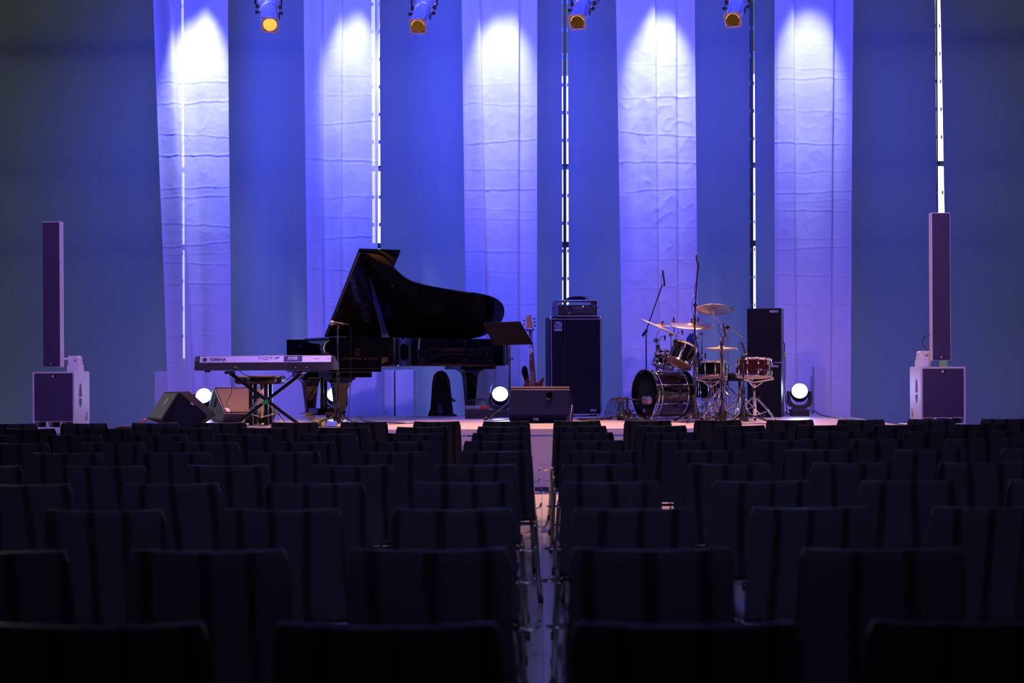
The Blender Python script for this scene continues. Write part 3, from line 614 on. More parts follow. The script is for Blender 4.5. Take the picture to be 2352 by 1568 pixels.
# treble arm and keybed
def arm(y0, y1):
    prof = [(0, .60), (.62, .60), (.62, .955), (.22, .955), (.17, .93), (.155, .88), (.145, .82), (.11, .78), (.02, .765), (0, .75)]
    m_ = MB(); m_.prism(prof, lambda x, z: K(x, y0, z), lambda x, z: K(x, y1, z)); return m_
obj('arm', arm(1.43, 1.525), lacquer, pn, bevel=.006); obj('arm', arm(0, .09), lacquer, pn, bevel=.006)
def pb(x0, x1, y0, y1, z0, z1): 
    m_ = MB(); m_.prism([(x0, z0), (x1, z0), (x1, z1), (x0, z1)], lambda x, z: K(x, y0, z), lambda x, z: K(x, y1, z)); return m_
obj('keybed', pb(-.0, .62, .0, 1.52, .565, .62), lacquer, pn, bevel=.005)
obj('leg_block', pb(.05, .52, 1.02, 1.48, .505, .564), lacquer, pn, bevel=.004)
obj('leg_block', pb(.05, .52, .05, .5, .505, .564), lacquer, pn, bevel=.004)
m_ = MB()
for k in range(52): y0 = .12+k*.0245; m_.prism([(.02, .70), (.17, .70), (.17, .722), (.02, .722)], lambda x, z: K(x, y0, z), lambda x, z: K(x, y0+.023, z))
obj('white_keys', m_, drumhead, pn)
m_ = MB()
for k in range(51):
    if k % 7 in (1, 4): continue
    y0 = .138+k*.0245; m_.prism([(.07, .722), (.17, .722), (.17, .735), (.075, .735)], lambda x, z: K(x, y0, z), lambda x, z: K(x, y0+.012, z))
obj('black_keys', m_, blk, pn)
fb = [(.17, .70), (.20, .70), (.215, .86), (.23, .925), (.235, .94), (.20, .935), (.185, .90), (.175, .84)]
m_ = MB(); m_.prism(fb, lambda x, z: K(x, .092, z), lambda x, z: K(x, 1.428, z), True); obj('fallboard', m_, lacquer, pn)
obj('front_lid_shelf', pb(.21, .49, .012, 1.50, .945, .97), lacquer, pn, bevel=.008)
obj('key_slip', pb(-.005, .015, .09, 1.43, .62, .70), lacquer, pn, bevel=.003)
M = face_matrix(K(.33, 1.529, .79), Lv, UP); lyre = MB()
for s_ in (-1, 1): lyre.tube([M @ Vector(p) for p in [(s_*.010, .036, 0), (s_*.026, .020, 0), (s_*.030, -.006, 0), (s_*.016, -.026, 0), (s_*.004, -.032, 0)]], .0028, 6)
for x in (-.008, 0, .008): lyre.tube([M @ Vector((x, .03, 0)), M @ Vector((x, -.02, 0))], .001, 5)
lyre.tube([M @ Vector((-.022, -.040, 0)), M @ Vector((.022, -.040, 0))], .003, 6); lyre.tube([M @ Vector((-.02, .034, 0)), M @ Vector((.02, .034, 0))], .002, 6)
obj('lyre_emblem', lyre, logo_gold, pn)
obj('lettering', MB().text('STEINWAY & SONS', .045, face_matrix(K(.36, 1.527, .715), Lv, UP), 0, 1.15), logo_gold, pn)
# lid
PH = math.radians(39); HZ = .965
def LD(x, y, t=0): return K(x, .0+y*math.cos(PH)-t*math.sin(PH), HZ+y*math.sin(PH)+t*math.cos(PH))
lid = [p for p in tri if p[0] > .505]
lid = [(.50, 0)]+sorted([p for p in lid if p[1] < .36 and p[0] < 2.77], key=lambda p: p[0]) if False else lid
i0 = max(range(len(tri)), key=lambda i: (tri[i][1] < .01, tri[i][0]))
pl = [(.5, 0)]; n = len(tri); k = (i0) % n
seq = [tri[(k+i) % n] for i in range(n)]
for p in seq:
    if p[0] <= .5: break
    pl.append(p)
pl.append((.5, 1.535))
m_ = MB(); m_.prism(pl, lambda x, y: LD(x, y, 0), lambda x, y: LD(x, y, .026)); obj('lid', m_, lacquer, pn, bevel=.004)
m_ = MB(); m_.prism([(.49, 0), (1.0, 0), (1.0, 1.545), (.49, 1.545)], lambda x, y: LD(x, y, .03), lambda x, y: LD(x, y, .056)); obj('folded_lid_flap', m_, lacquer, pn, bevel=.004)
m_ = MB(); rim_t = mat('warm_lit_lid_edge', (.10, .05, .03), .25, 0, .6, .1); m_.tube([LD(.487, .02, .0), LD(.487, 1.53, .0)], .006, 6); obj('lid_edge', m_, rim_t, pn)  # brown strip paints the warm stage light on the black lid edge
for x in (.7, 1.4, 2.1): obj('hinge', MB().box(K(x, .012, .962), (.08, .03, .02), rotz(ANG)), brass, pn)
m_ = MB(); a_ = K(.70, 1.44, .955); b_ = LD(.72, 1.14, -.004); ax = (b_-a_).normalized(); sd = Lv
pr = [(0, .050), (.05, .040), (.15, .028), (.60, .024), (.62, .016), (1, .008)]
vs = []; 
for t, w_ in pr:
    c = a_.lerp(b_, t); vs += [c-sd*w_, c+sd*w_, c+sd*w_+Tv*.02, c-sd*w_+Tv*.02]
fs = [(i*4+j, i*4+(j+1) % 4, i*4+4+(j+1) % 4, i*4+4+j) for i in range(5) for j in range(4)]+[(3, 2, 1, 0), (20, 21, 22, 23)]
m_.add(vs, fs); obj('prop_stick', m_, mat('satin_black_wood', (.012, .012, .03), .5, 0, .2), pn)
obj('lid_catch', MB().sph(LD(1.05, 1.0, -.01), .012, 6), brass, pn)
def leg(x, y, top):
    m_ = MB(); prof = [(.15, top), (.148, top-.02), (.125, top-.03), (.09, top-.06), (.078, top-.11), (.052, .12), (.052, .085)]
    vs = []
    for hw, z in prof: vs += [K(x-hw, y-hw*.8, z), K(x+hw, y-hw*.8, z), K(x+hw, y+hw*.8, z), K(x-hw, y+hw*.8, z)]
    fs = [(i*4+j, i*4+(j+1) % 4, i*4+4+(j+1) % 4, i*4+4+j) for i in range(len(prof)-1) for j in range(4)]+[(3, 2, 1, 0), tuple(range(len(vs)-4, len(vs)))]
    m_.add(vs, fs); o = obj('leg', m_, lacquer, pn, bevel=.004)
    cs = MB(); cs.cyl(K(x, y, .09), K(x, y, .06), .02)
    for s_ in (-1, 1): cs.lathe([(.002, 0), (.042, .002), (.044, .012), (.042, .022), (.002, .024)], K(x, y, .045)+Tv*(s_*.03)-Tv*.012, Tv, 16)
    obj('caster', cs, brass, o)
leg(.22, 1.24, .504); leg(.20, .28, .504); leg(2.22, .45, .60)
obj('leg_block', pb(1.98, 2.46, .22, .70, .585, .632), lacquer, pn, bevel=.004)
ly = MB()
for y in (.70, .82): ly.cyl(K(.20, y, .565), K(.20, y, .14), .022, n=10)
ly.prism([(.05, .07), (.32, .07), (.30, .15), (.08, .15)], lambda x, z: K(x, .60, z), lambda x, z: K(x, .92, z))
obj('pedal_lyre', ly, lacquer, pn, bevel=.003)
for y in (.68, .76, .84): obj('pedal', pb(-.06, .06, y-.018, y+.018, .085, .095), brass, pn)
obj('lyre_brace', MB().tube([K(.30, .68, .12), K(.58, .68, .56)], .007, 6), brass, pn)
obj('lyre_brace', MB().tube([K(.30, .84, .12), K(.58, .84, .56)], .007, 6), brass, pn)

# ------------------------------------------------------------ stage keyboard on X stand
d = 14.62; kf = Frame(P(443, 851, d), math.radians(-1.0)); Wk = 325/F*d; Hk = .148; Dk = .36
kb = thing('stage_keyboard', 'silver and dark grey stage keyboard seen from behind on an X stand', 'keyboard', kf(Wk/2, Dk/2, 0))
X0, X1 = .058, Wk-.024
m_ = MB(); m_.prism([(0, 0), (Dk, 0), (Dk, .07), (.20, .085), (.03, Hk-.004), (0, .082)], lambda y, z: kf(X0, y, z), lambda y, z: kf(X1, y, z)); obj('body', m_, dgrey, kb, bevel=.004)
tilt_n = Vector((.03, Hk-.004-.082)).normalized()
m_ = MB(); m_.prism([(-.003, .083), (.0, .080), (.031, Hk-.006), (.029, Hk)], lambda y, z: kf(X0+.012, y, z), lambda y, z: kf(X1-.004, y, z)); obj('rear_panel', m_, silver, kb)
m_ = MB(); m_.tube([kf(X0, .03, Hk), kf(X1, .03, Hk)], .004, 6); obj('top_edge', m_, silver, kb)
for x0_, x1_, xi in ((0, X0, X0), (X1, Wk, X1)):
    m_ = MB(); inn_ = X0 if x0_ == 0 else X1; outx = 0 if x0_ == 0 else Wk
    f0 = [(0, 0), (Dk, 0), (Dk, .075), (.20, .10), (.03, Hk+.004), (0, .10)]; f1 = [(.05, .002), (Dk-.02, .002), (Dk-.02, .07), (.22, .09), (.09, Hk-.002), (.06, .09)]
    vs = [kf(inn_, y, z) for y, z in f0]+[kf(outx, y, z) for y, z in f1]
    m_.add(vs, [tuple(range(6)), tuple(range(6, 12))]+[(i, (i+1) % 6, 6+(i+1) % 6, 6+i) for i in range(6)]); obj('end_block', m_, mat('end_block_plastic', (.06, .058, .065), .5), kb, bevel=.003)
upv = kf.R @ Vector((0, .03, .066)); rv = kf.R @ Vector((1, 0, 0))
def onrear(x, zz, off=.006): 
    t = (zz-.083)/.062; return kf(x, .03*t-off, zz)
pxm = d/F
M = face_matrix(onrear((500-443)*pxm, .112), rv, upv); obj('lettering', MB().text('YAMAHA', .053, M, .001, .80), logo_navy, kb)
em = MB(); c0 = onrear((470.5-443)*pxm, .112); e1 = rv; e2 = upv.normalized(); nn = e1.cross(e2)
em.tube([c0+.019*(math.cos(t*PI/12)*e1+math.sin(t*PI/12)*e2) for t in range(24)], .0042, 6, True)
for t in range(3): 
    a_ = PI/2+t*PI/3; dv = math.cos(a_)*e1+math.sin(a_)*e2; em.tube([c0-dv*.018, c0+dv*.018], .0028, 5)
obj('emblem', em, logo_navy, kb)
M = face_matrix(onrear((621-443)*pxm, .122), rv, upv); mt = MB(); yy = .011; 
def stroke(pts_, r=.0022): mt.tube([M @ Vector((x, y, 0)) for x, y in pts_], r, 5)
cw = .0405; xs_ = -.118
stroke([(xs_, -yy), (xs_, yy*.6), (xs_+.004, yy), (xs_+.036, yy), (xs_+.04, yy*.6), (xs_+.04, -yy)]); stroke([(xs_+.02, yy), (xs_+.02, -yy)])
x = xs_+.052; stroke([(x, -yy*.7), (x, yy*.7), (x+.005, yy), (x+.04, yy), (x+.045, yy*.7), (x+.045, -yy*.7), (x+.04, -yy), (x+.005, -yy), (x, -yy*.7)])
x = xs_+.106; stroke([(x, yy), (x+.042, yy)]); stroke([(x+.021, yy), (x+.021, -yy)])
x = xs_+.160; stroke([(x, yy), (x, -yy)])
x = xs_+.174; stroke([(x+.044, yy), (x+.004, yy), (x, yy*.6), (x, -yy)]); stroke([(x, 0), (x+.034, 0)])
obj('model_lettering', mt, logo_navy, kb)
m_ = MB(); a0, a1 = (652.5-443)*pxm, (695-443)*pxm; m_.prism([(a0, .147), (a1, .147), (a1+.003, .090), (a0+.003, .090)], lambda x, z: onrear(x, z, .005), lambda x, z: onrear(x, z, .0065)); obj('model_plate', m_, logo_navy, kb)
obj('model_plate_lettering', MB().text('XS8', .047, face_matrix(onrear((673-443)*pxm, .121, .0075), rv, upv), .001, 1.28), silver, kb)
m_ = MB()
for k in range(14): m_.cyl(onrear((662+k*5.2-443)*pxm, .035, .002)-Vector((0, .02, 0)), onrear((662+k*5.2-443)*pxm, .035, -.01), .0055, n=8)
for x, w_ in ((728, 14), (757, 10)): m_.box(kf((x-443)*pxm, -.002+.015, .112), (w_*pxm, .002, .012), kf.R)
obj('sockets', m_, blk, kb)
for x, c_ in ((541, led_g), (680, brass), (706, brass)): obj('cable_plug', MB().cyl(kf((x-443)*pxm, 0, .045), kf((x-443+2)*pxm, -.04, .028), .006, n=8), c_ if c_ != led_g else mat('yellow_green_plug', (.4, .6, .05), .4), kb)
for x in (470, 477, 735, 742): obj('foot', MB().cyl(kf((x-443)*pxm, .06, 0), kf((x-443)*pxm, .06, -.018), .014, n=10), blk, kb)
xsn = thing('keyboard_stand', 'black X keyboard stand with a strip of green tape', 'keyboard stand', S(617, 14.8))
yb = kf(0, .18, 0).y
def XP(px, py, dy=0): return PY(px, py, yb+dy)
bars = [(XP(529, 856), XP(697, 981)), (XP(694, 856), XP(532, 981))]
for i, (a_, b_) in enumerate(bars):
    dv = (b_-a_); ang = math.atan2(dv.z, dv.x); b_ = a_+dv*((ZS+.022-a_.z)/dv.z)
    m_ = MB(); c = (a_+b_)/2; m_.box(c+Vector((0, -.018+.036*i, 0)), ((b_-a_).length, .03, .034), Matrix.Rotation(-ang, 3, 'Y')); obj('cross_bar', m_, blkm, xsn, bevel=.003)
    obj('support_arm', MB().tube([a_+Vector((0, -.20, .004)), a_+Vector((0, .18, .004))], .017, 10), blkm, xsn)
    obj('foot_bar', MB().tube([b_+Vector((0, -.22, -.004)), b_+Vector((0, .22, -.004))], .017, 10), blkm, xsn)
obj('pivot_bolt', MB().cyl(XP(618, 914, -.045), XP(618, 914, .04), .013, n=10), chrome, xsn)
a_ = XP(602, 928, -.036); b_ = XP(616, 919.5, -.036); m_ = MB(); dv = b_-a_; m_.box((a_+b_)/2, (dv.length, .004, .036), Matrix.Rotation(-math.atan2(dv.z, dv.x), 3, 'Y')); obj('tape', m_, green, xsn)
def cable(label, pts, r=.004, m_=blk, cat='cable', group=None, it=2):
    p = smooth_path(pts, it); c = sum(p, Vector())/len(p); o = obj('cable', MB().tube(p, r, 6), m_, loc=(c.x, c.y, min(q_.z for q_ in p))); tag(o, label, cat, group); return o
cable('thin cable hanging from the keyboard across the tan wedge', [P(527, 857, 14.5), P(532, 885, 14.5), P(532, 905, 14.5), P(516, 927, 14.5), P(530, 938, 14.5), P(534, 968, 14.5), S(536, 14.5)+UP*.003], .003, mat('brown_cable', (.06, .02, .02), .5))
cable('black cable running from the keyboard socket toward the stool', [P(542, 843, 14.54), P(552, 853, 14.5), P(570, 865, 14.6), P(600, 869, 14.75)])
cable('black cable drooping under the right half of the keyboard', [P(682, 850, 14.6), P(665, 868, 14.6), P(645, 880, 14.65), P(618, 880, 14.7)])
# ------------------------------------------------------------ seats behind the keyboard
d = 15.48; b = S(595, d)
bn = thing('piano_bench', 'black padded piano bench on square legs behind the keyboard stand', 'bench', b)
zt = P(595, 863, d).z; m_ = MB(); m_.box(Vector((b.x, b.y+.1, zt-.045)), (.51, .34, .09)); obj('seat', m_, mat('black_leather', (.010, .009, .011), .5, 0, .3, .1, 30, .2, 60), bn, bevel=.035, seg=4)
for sx in (577, 612):
    for sy in (0, .24): q_ = S(sx, d); obj('leg', MB().box(Vector((q_.x, q_.y+sy, (ZS+zt-.09)/2)), (.042, .042, zt-.09-ZS)), blk, bn, bevel=.003)
obj('crossbar', MB().box(Vector((S(594, d).x, b.y, P(594, 912, d).z)), (.18, .03, .035)), blk, bn)
def tripod(o, c, hub, spread, r, m_, n=3, a0=.4, foot=True, brace=None, double=False, footm=None):
    for k in range(n):
        t = a0+2*PI*k/n; e = Vector((math.cos(t), math.sin(t), 0)); f = Vector((c.x, c.y, c.z))+e*spread+UP*(.004+r*1.7+.003)
        mb = MB()
        if double:
            sd = Vector((-e.y, e.x, 0))*.012
            for s_ in (-1, 1): mb.tube([c+UP*hub+e*.02+sd*s_, c+UP*hub*.52+e*spread*.62+sd*s_, f+sd*s_*.5], r, 6)
        else: mb.tube([c+UP*hub+e*.015, f], r, 8)
        lg = obj('leg', mb, m_, o)
        obj('rubber_foot', MB().tube([f-e*.012+UP*.006, f+e*.03], r*1.7+.003, 8), footm or blk, lg)
        if brace:
            obj('brace', MB().tube([c+UP*brace+e*.015, c+UP*hub*.45+e*spread*.55], r*.8, 6), m_, o)
d = 15.12; b = S(602, d)
th = thing('drum_throne', 'round black stool on a chrome tripod, in front of the piano bench', 'stool', b, 'drum thrones')
zt = P(602, 862, d).z; m_ = MB(); m_.lathe([(.002, 0), (.13, 0), (.148, .012), (.152, .04), (.145, .07), (.12, .078), (.002, .08)], Vector((b.x, b.y, zt-.08)), UP, 28); obj('seat', m_, MATS['black_leather'], th)
obj('post', MB().tube([Vector((b.x, b.y, zt-.08)), Vector((b.x, b.y, zt-.2)), Vector((b.x, b.y, zt-.2)), Vector((b.x, b.y, ZS+.09))], [.022, .022, .013, .013], 12), chrome, th)
tripod(th, b, .30, .27, .008, chrome, a0=-.25, brace=.10, double=True)

# ------------------------------------------------------------ microphones and stands
def mic_stand(label, px, d, top_py, boom=None, legs=.32, a0=.5, r=.0095, cone=True, group='black microphone stands', hub=.12, knob_py=None):
    b = S(px, d); o = thing('microphone_stand', label, 'microphone stand', b, group); top = P(px, top_py, d); top = Vector((b.x, b.y, top.z))
    mid = ZS+(top.z-ZS)*.52
    m_ = MB(); m_.tube([b+UP*.06, Vector((b.x, b.y, mid))], r*1.35, 10); m_.tube([Vector((b.x, b.y, mid)), top], r*.85, 10); obj('pole', m_, blkm, o)
    obj('height_clutch', MB().tube([Vector((b.x, b.y, mid-.05)), Vector((b.x, b.y, mid-.03)), Vector((b.x, b.y, mid+.03))], [r*1.6, r*2, r*1.7], 10), blk, o)
    if cone: obj('leg_hub', MB().lathe([(.012, .20), (.022, .18), (.05, .10), (.055, .06), (.04, .04), (.01, .035)], b, UP, 16), blk, o)
    tripod(o, b, hub, legs, .009, blkm, a0=a0)
    if boom:
        pts_ = [P(*q_) for q_ in boom]; m_ = MB(); m_.tube(pts_, r*.8, 8); obj('boom', m_, blkm, o)
        kn = MB(); kn.cyl(top-RT*.0-FW*.025, top+FW*.025, .02, n=12); obj('boom_clamp', kn, blk, o)
        if len(boom) > 1: obj('counterweight', MB().tube([pts_[0], pts_[0]+(pts_[1]-pts_[0]).normalized()*.09], .015, 8), blk, o)
    return o
def mic(label, a, b, kind='pencil', group=None):
    a = P(*a); b = P(*b); o = thing('microphone', label, 'microphone', (a+b)/2, group); ax = b-a; L_ = ax.length; ax = ax.normalized()
    if kind == 'pencil':
        obj('body', MB().lathe([(.002, 0), (.010, .003), (.011, L_*.75), (.002, L_*.76)], a, ax, 12), blk, o)
        obj('grille', MB().lathe([(.010, L_*.76), (.0105, L_*.97), (.002, L_)], a, ax, 12), blkm, o)
    else:
        obj('body', MB().lathe([(.002, 0), (.009, .004), (.011, .02), (.016, L_*.70), (.018, L_*.72), (.018, L_*.76), (.004, L_*.77)], a, ax, 14), mat('mic_body', (.06, .055, .06), .35, .3), o)
        obj('grille', MB().sph(b-ax*.022, .027, 8), mat('mic_mesh', (.35, .33, .35), .35, .8, .5, .2, 600, .5, 700), o)
    return o
d = 14.95
mic_stand('straight microphone stand in front of the piano, right end of the keyboard', 777, d, 755, None, .26, .9)
mic('vocal microphone held level in front of the open piano', (791, 744.5, d-.05), (758, 741, d-.05), 'vocal')
o = obj('microphone_clip', MB().tube([P(777, 755, d), P(778, 749, d-.02), P(779, 745, d-.045)], [.012, .010, .020], 10).box(P(779, 744, d-.05), (.045, .034, .02)), blk, loc=P(777, 755, d)); tag(o, 'black microphone clip on top of the stand before the piano', 'clip')
cable('cable curving down from the vocal microphone in front of the piano', [P(790, 743.5, 14.9), P(800, 744, 14.9), P(805.5, 752, 14.9), P(806, 800, 14.9), P(805, 900, 14.9), P(800, 960, 14.95), S(795, 14.95)+UP*.004])
# music stand
d = 16.3; b = S(1171, d); ms = thing('music_stand', 'black music stand with its solid desk turned toward the audience', 'music stand', b)
A = P(1109, 741, 16.12); B = P(1195, 738, 16.12); Cc = P(1225, 790, 16.22); D = P(1133, 792, 16.22)
n_ = (B-A).cross(D-A).normalized(); n_ = n_ if n_.y < 0 else -n_
m_ = MB(); m_.prism([(0, 0), (1, 0), (1, 1), (0, 1)], lambda a, b_: A*(1-a)*(1-b_)+B*a*(1-b_)+Cc*a*b_+D*(1-a)*b_, lambda a, b_: A*(1-a)*(1-b_)+B*a*(1-b_)+Cc*a*b_+D*(1-a)*b_-n_*.004); obj('desk', m_, mat('matte_black_desk', (.010, .009, .010), .7, 0, .12), ms, bevel=.001)
m_ = MB(); m_.prism([(0, 0), (1, 0), (1, 1), (0, 1)], lambda a, b_: D.lerp(Cc, a)-n_*.06*b_, lambda a, b_: D.lerp(Cc, a)-n_*.06*b_-UP*.004); obj('ledge', m_, blkm, ms)
kz = P(1171, 824, d).z; tp = P(1168, 775, 16.2)
obj('pole', MB().tube([b+UP*.03, Vector((b.x, b.y, kz))], .012, 10).tube([Vector((b.x, b.y, kz)), Vector((b.x, b.y, P(1171, 796, d).z)), tp], .008, 10), blkm, ms)
obj('clutch', MB().tube([Vector((b.x, b.y, kz-.03)), Vector((b.x, b.y, kz+.03))], .015, 10), blk, ms); obj('knob', MB().cyl(Vector((b.x, b.y, kz)), Vector((b.x+.036, b.y, kz)), .005).cyl(Vector((b.x+.026, b.y, kz)), Vector((b.x+.042, b.y, kz)), .013), blk, ms)
obj('tilt_bracket', MB().box(tp-n_*.02, (.08, .03, .07)), blk, ms)
tripod(ms, b, .19, .30, .009, blkm, a0=-2.65)
# ------------------------------------------------------------ bass guitar
d = 16.9
bgt = thing('bass_guitar', 'reddish wooden bass guitar standing upright beside the amplifier', 'bass guitar', S(1222, d))
bo = [(1201, 890), (1204, 881), (1203, 873), (1199, 862), (1197, 852), (1199, 844), (1203, 839), (1208, 840), (1212, 847), (1214, 860), (1216, 874), (1224, 878), (1231, 876), (1236, 879.5), (1243, 870), (1250, 866), (1250.5, 869), (1247, 881), (1246, 892), (1251, 908), (1256, 924), (1250, 940), (1232, 948), (1212, 947), (1196, 938), (1191, 922), (1195, 905)]
m_ = MB(); m_.prism(bo, lambda x, y: P(x, y, d), lambda x, y: P(x, y, d+.045)); obj('body', m_, redwood, bgt, bevel=.010, seg=3)
m_ = MB(); m_.prism([(1202, 842), (1208, 841), (1211, 848), (1213, 862), (1213, 868), (1205, 872), (1201, 862), (1199, 852)], lambda x, y: P(x, y, d-.003), lambda x, y: P(x, y, d+.001)); obj('dark_horn', m_, lacquer, bgt)
m_ = MB(); m_.prism([(1214.3, 757), (1222, 757), (1231, 876), (1217.5, 877)], lambda x, y: P(x, y, d-.012), lambda x, y: P(x, y, d+.01)); obj('neck', m_, rosewood, bgt, bevel=.002)
fr_ = MB()
for k in range(24):
    y = 757+ (877-757)*(1-2**(-k/12))*1.30
    if y > 876: break
    t = (y-757)/120; xl_ = 1214.3+3.2*t; xr_ = 1222+9*t; fr_.tube([P(xl_, y, d-.014), P(xr_, y, d-.014)], .0022, 5)
obj('frets', fr_, brass, bgt)
dt = MB()
for y in (793, 807, 820, 848): dt.sph(P(1219.5+(y-793)*.05, y, d-.014), .004, 4)
obj('fret_markers', dt, logo_w, bgt)
m_ = MB(); m_.prism([(1209, 727), (1214, 723.5), (1221.5, 722), (1222, 736), (1225.5, 753), (1208.5, 753)], lambda x, y: P(x, y, d-.006), lambda x, y: P(x, y, d+.012)); obj('headstock', m_, maple, bgt, bevel=.002)
for x, y in ((1205, 737), (1205, 745), (1227, 732), (1227, 740), (1228, 748)): obj('tuning_peg', MB().cyl(P(x, y, d), P(1215, y, d), .0035, n=6).box(P(x-1 if x < 1215 else x+1, y, d), (.016, .01, .02)), chrome, bgt)
for x, y in ((1213, 738), (1218, 734), (1213, 746), (1219, 742), (1220, 749)): obj('string_post', MB().cyl(P(x, y, d-.016), P(x, y, d), .005, n=8), brass, bgt)
stg = MB()
for k in range(5): stg.tube([P(1215.2+k*1.4, 755, d-.017), P(1217.2+k*3, 935, d-.02)], .0012, 4)
obj('strings', stg, chrome, bgt)
gs = thing('guitar_stand', 'black guitar stand holding the bass guitar by its neck', 'guitar stand', S(1226, d+.12))
obj('pole', MB().tube([S(1226, d+.15)+UP*.05, P(1219, 758, d+.07)], .011, 8), blk, gs)
obj('neck_yoke', MB().tube([P(1209, 756, d-.03), P(1209, 758, d+.04), P(1225, 758, d+.04), P(1225, 756, d-.03)], .010, 8), blk, gs)
obj('lower_cradle', MB().tube([P(1206, 950, d-.06), P(1206, 950, d+.1), P(1244, 950, d+.1), P(1244, 950, d-.06)], .010, 8), blk, gs)
tripod(gs, S(1226, d+.15), .14, .26, .009, blk, a0=.5)
# ------------------------------------------------------------ bass amplifier
d = 17.35; cf = Frame(S(1264, d), math.radians(8)); W, D_, H = .645, .40, 1.22
ca = thing('speaker_cabinet', 'tall black bass speaker cabinet with light piping and square logo badge', 'speaker cabinet', cf(W/2, D_/2, 0))
obj('cabinet', MB().box(cf(W/2, D_/2+.012, H/2+.01), (W, D_-.02, H-.02), cf.R), mat('black_tolex', (.014, .015, .018), .55, 0, .5, .1, 100, .3, 200), ca, bevel=.012)
m_ = MB(); e = .018
pp = [cf(x, -.004, z) for x, z in ((e, e+.01), (W-e, e+.01), (W-e, H-e-.01), (e, H-e-.01))]
cor = []
for i in range(4):
    a_, b_, c = pp[i-1], pp[i], pp[(i+1) % 4]; cor += [b_+(a_-b_).normalized()*.02, b_+((a_-b_).normalized()+(c-b_).normalized())*.005, b_+(c-b_).normalized()*.02]
m_.tube(cor, .0042, 6, True); obj('piping', m_, mat('piping', (.42, .34, .36), .45), ca)
obj('grille_cloth', MB().box(cf(W/2, .0, H/2), (W-2*e-.01, .012, H-2*e-.03), cf.R), grille, ca)
for x in (.015, W-.015):
    for z in (.022, H-.012): obj('corner_cap', MB().sph(cf(x, .02, z), .024, 6), chrome, ca)
for x in (.08, W-.08):
    for y in (.06, D_-.06): obj('foot', MB().cyl(cf(x, y, 0), cf(x, y, .02), .02, n=10), blk, ca)
bx, bz = .10, H-.115; w2 = .045
m_ = MB(); m_.tube([cf(bx+sx*w2, -.010, bz+sz*w2+ .010) for sx, sz in ((-1, -1), (1, -1), (1, 1.0), (-1, 1.0))], .0028, 4, True)
m_.box(cf(bx, -.010, bz-.047), (.094, .004, .022), cf.R)
lc = lambda x, z: cf(bx+x, -.011, bz+.008+z)
m_.tube([lc(-.006+.028*math.cos(t*PI/12), -.002+.028*math.sin(t*PI/12)) for t in range(24)], .0048, 6, True)
m_.sph(lc(-.006, -.002), .011, 5, (1, .3, 1))
m_.tube([lc(-.026, .034), lc(-.004, .040), lc(.020, .034), lc(.034, .016), lc(.038, -.006), lc(.036, -.030)], .0048, 6)
obj('logo_badge', m_, logo_w, ca)
obj('badge_lettering', MB().text('Ampeg', .022, cf.face(bx, -.0135, bz-.047), 0, 1.2), blk, ca)
m_ = MB(); m_.tube([cf(W-.115+sx*.037, -.009, .075+sz*.010) for sx, sz in ((-1, -1), (1, -1), (1, 1), (-1, 1))], .0022, 4, True); m_.text('SVT-810E', .014, cf.face(W-.115, -.009, .075), 0, 1.1); obj('model_badge', m_, logo_w, ca)
# head in its flight case
hf = Frame(cf(.098, .0, H+.004), math.radians(8)); Wc, Dc, Hc = .495, .44, .20
fc_ = thing('flight_case', 'open aluminium-edged rack case on top of the bass cabinet', 'flight case', hf(Wc/2, Dc/2, 0))
m_ = MB(); t = .009
m_.box(hf(Wc/2, Dc/2, t/2), (Wc, Dc, t), hf.R).box(hf(Wc/2, Dc/2, Hc-t/2), (Wc, Dc, t), hf.R).box(hf(t/2, Dc/2, Hc/2), (t, Dc, Hc), hf.R).box(hf(Wc-t/2, Dc/2, Hc/2), (t, Dc, Hc), hf.R); obj('shell', m_, casew, fc_)
for y in (0, Dc):
    obj('edge_profile', MB().tube([hf(x, y, z) for x, z in ((.004, .004), (Wc-.004, .004), (Wc-.004, Hc-.004), (.004, Hc-.004))], .008, 4, True), case_alu, fc_)
for x in (-.006, Wc+.006):
    for y in (.03, Dc-.03): obj('latch', MB().box(hf(x, y, Hc*.55), (.014, .03, .03), hf.R), chrome, fc_)
ah = thing('bass_amplifier', 'black bass amplifier head with knobs and graphic equaliser inside the case', 'amplifier', hf(Wc/2, .2, .01))
obj('chassis', MB().box(hf(Wc/2, .18, .010+.066), (Wc-.05, .30, .125), hf.R), blkm, ah)
obj('front_panel', MB().box(hf(Wc/2, .022, .010+.066), (Wc-.036, .006, .131), hf.R), blk, ah, bevel=.002)
m_ = MB(); 
for k in range(13): m_.cyl(hf(.10+k*.028, .02, .048), hf(.10+k*.028, .004, .048), .0085, n=10)
obj('knobs', m_, mat('knob', (.05, .045, .05), .3), ah)
m_ = MB()
for k in range(10): m_.box(hf(.195+k*.0135, .018, .108), (.002, .003, .034), hf.R)
for k in range(4): m_.box(hf(.255, .018, .094+k*.010), (.125, .002, .0015), hf.R)
m_.box(hf(.235, .018, .066), (.38, .002, .002), hf.R)
m_.tube([hf(.110+.022*math.cos(t_*PI/10), .017, .108+.013*math.sin(t_*PI/10)) for t_ in range(20)], .0018, 4, True); m_.text('a', .026, hf.face(.110, .016, .108)); m_.text('Ampeg', .018, hf.face(.372, .017, .112), 0, 1.3)
m_.tube([hf(.425+sx*.014, .017, .108+sz*.016) for sx, sz in ((-1, -1), (1, -1), (1, 1), (-1, 1))], .0012, 4, True)
obj('panel_print', m_, mat('panel_print', (.22, .19, .22), .5), ah)
for x, z, mm_ in ((.318, .122, led_y), (.052, .127, brass), (.148, .040, led_r), (.462, .128, led_b)): obj('indicator', MB().sph(hf(x, .016, z), .0065 if mm_ != led_b else .005, 5, (1.2, .5, .8)), mm_, ah)
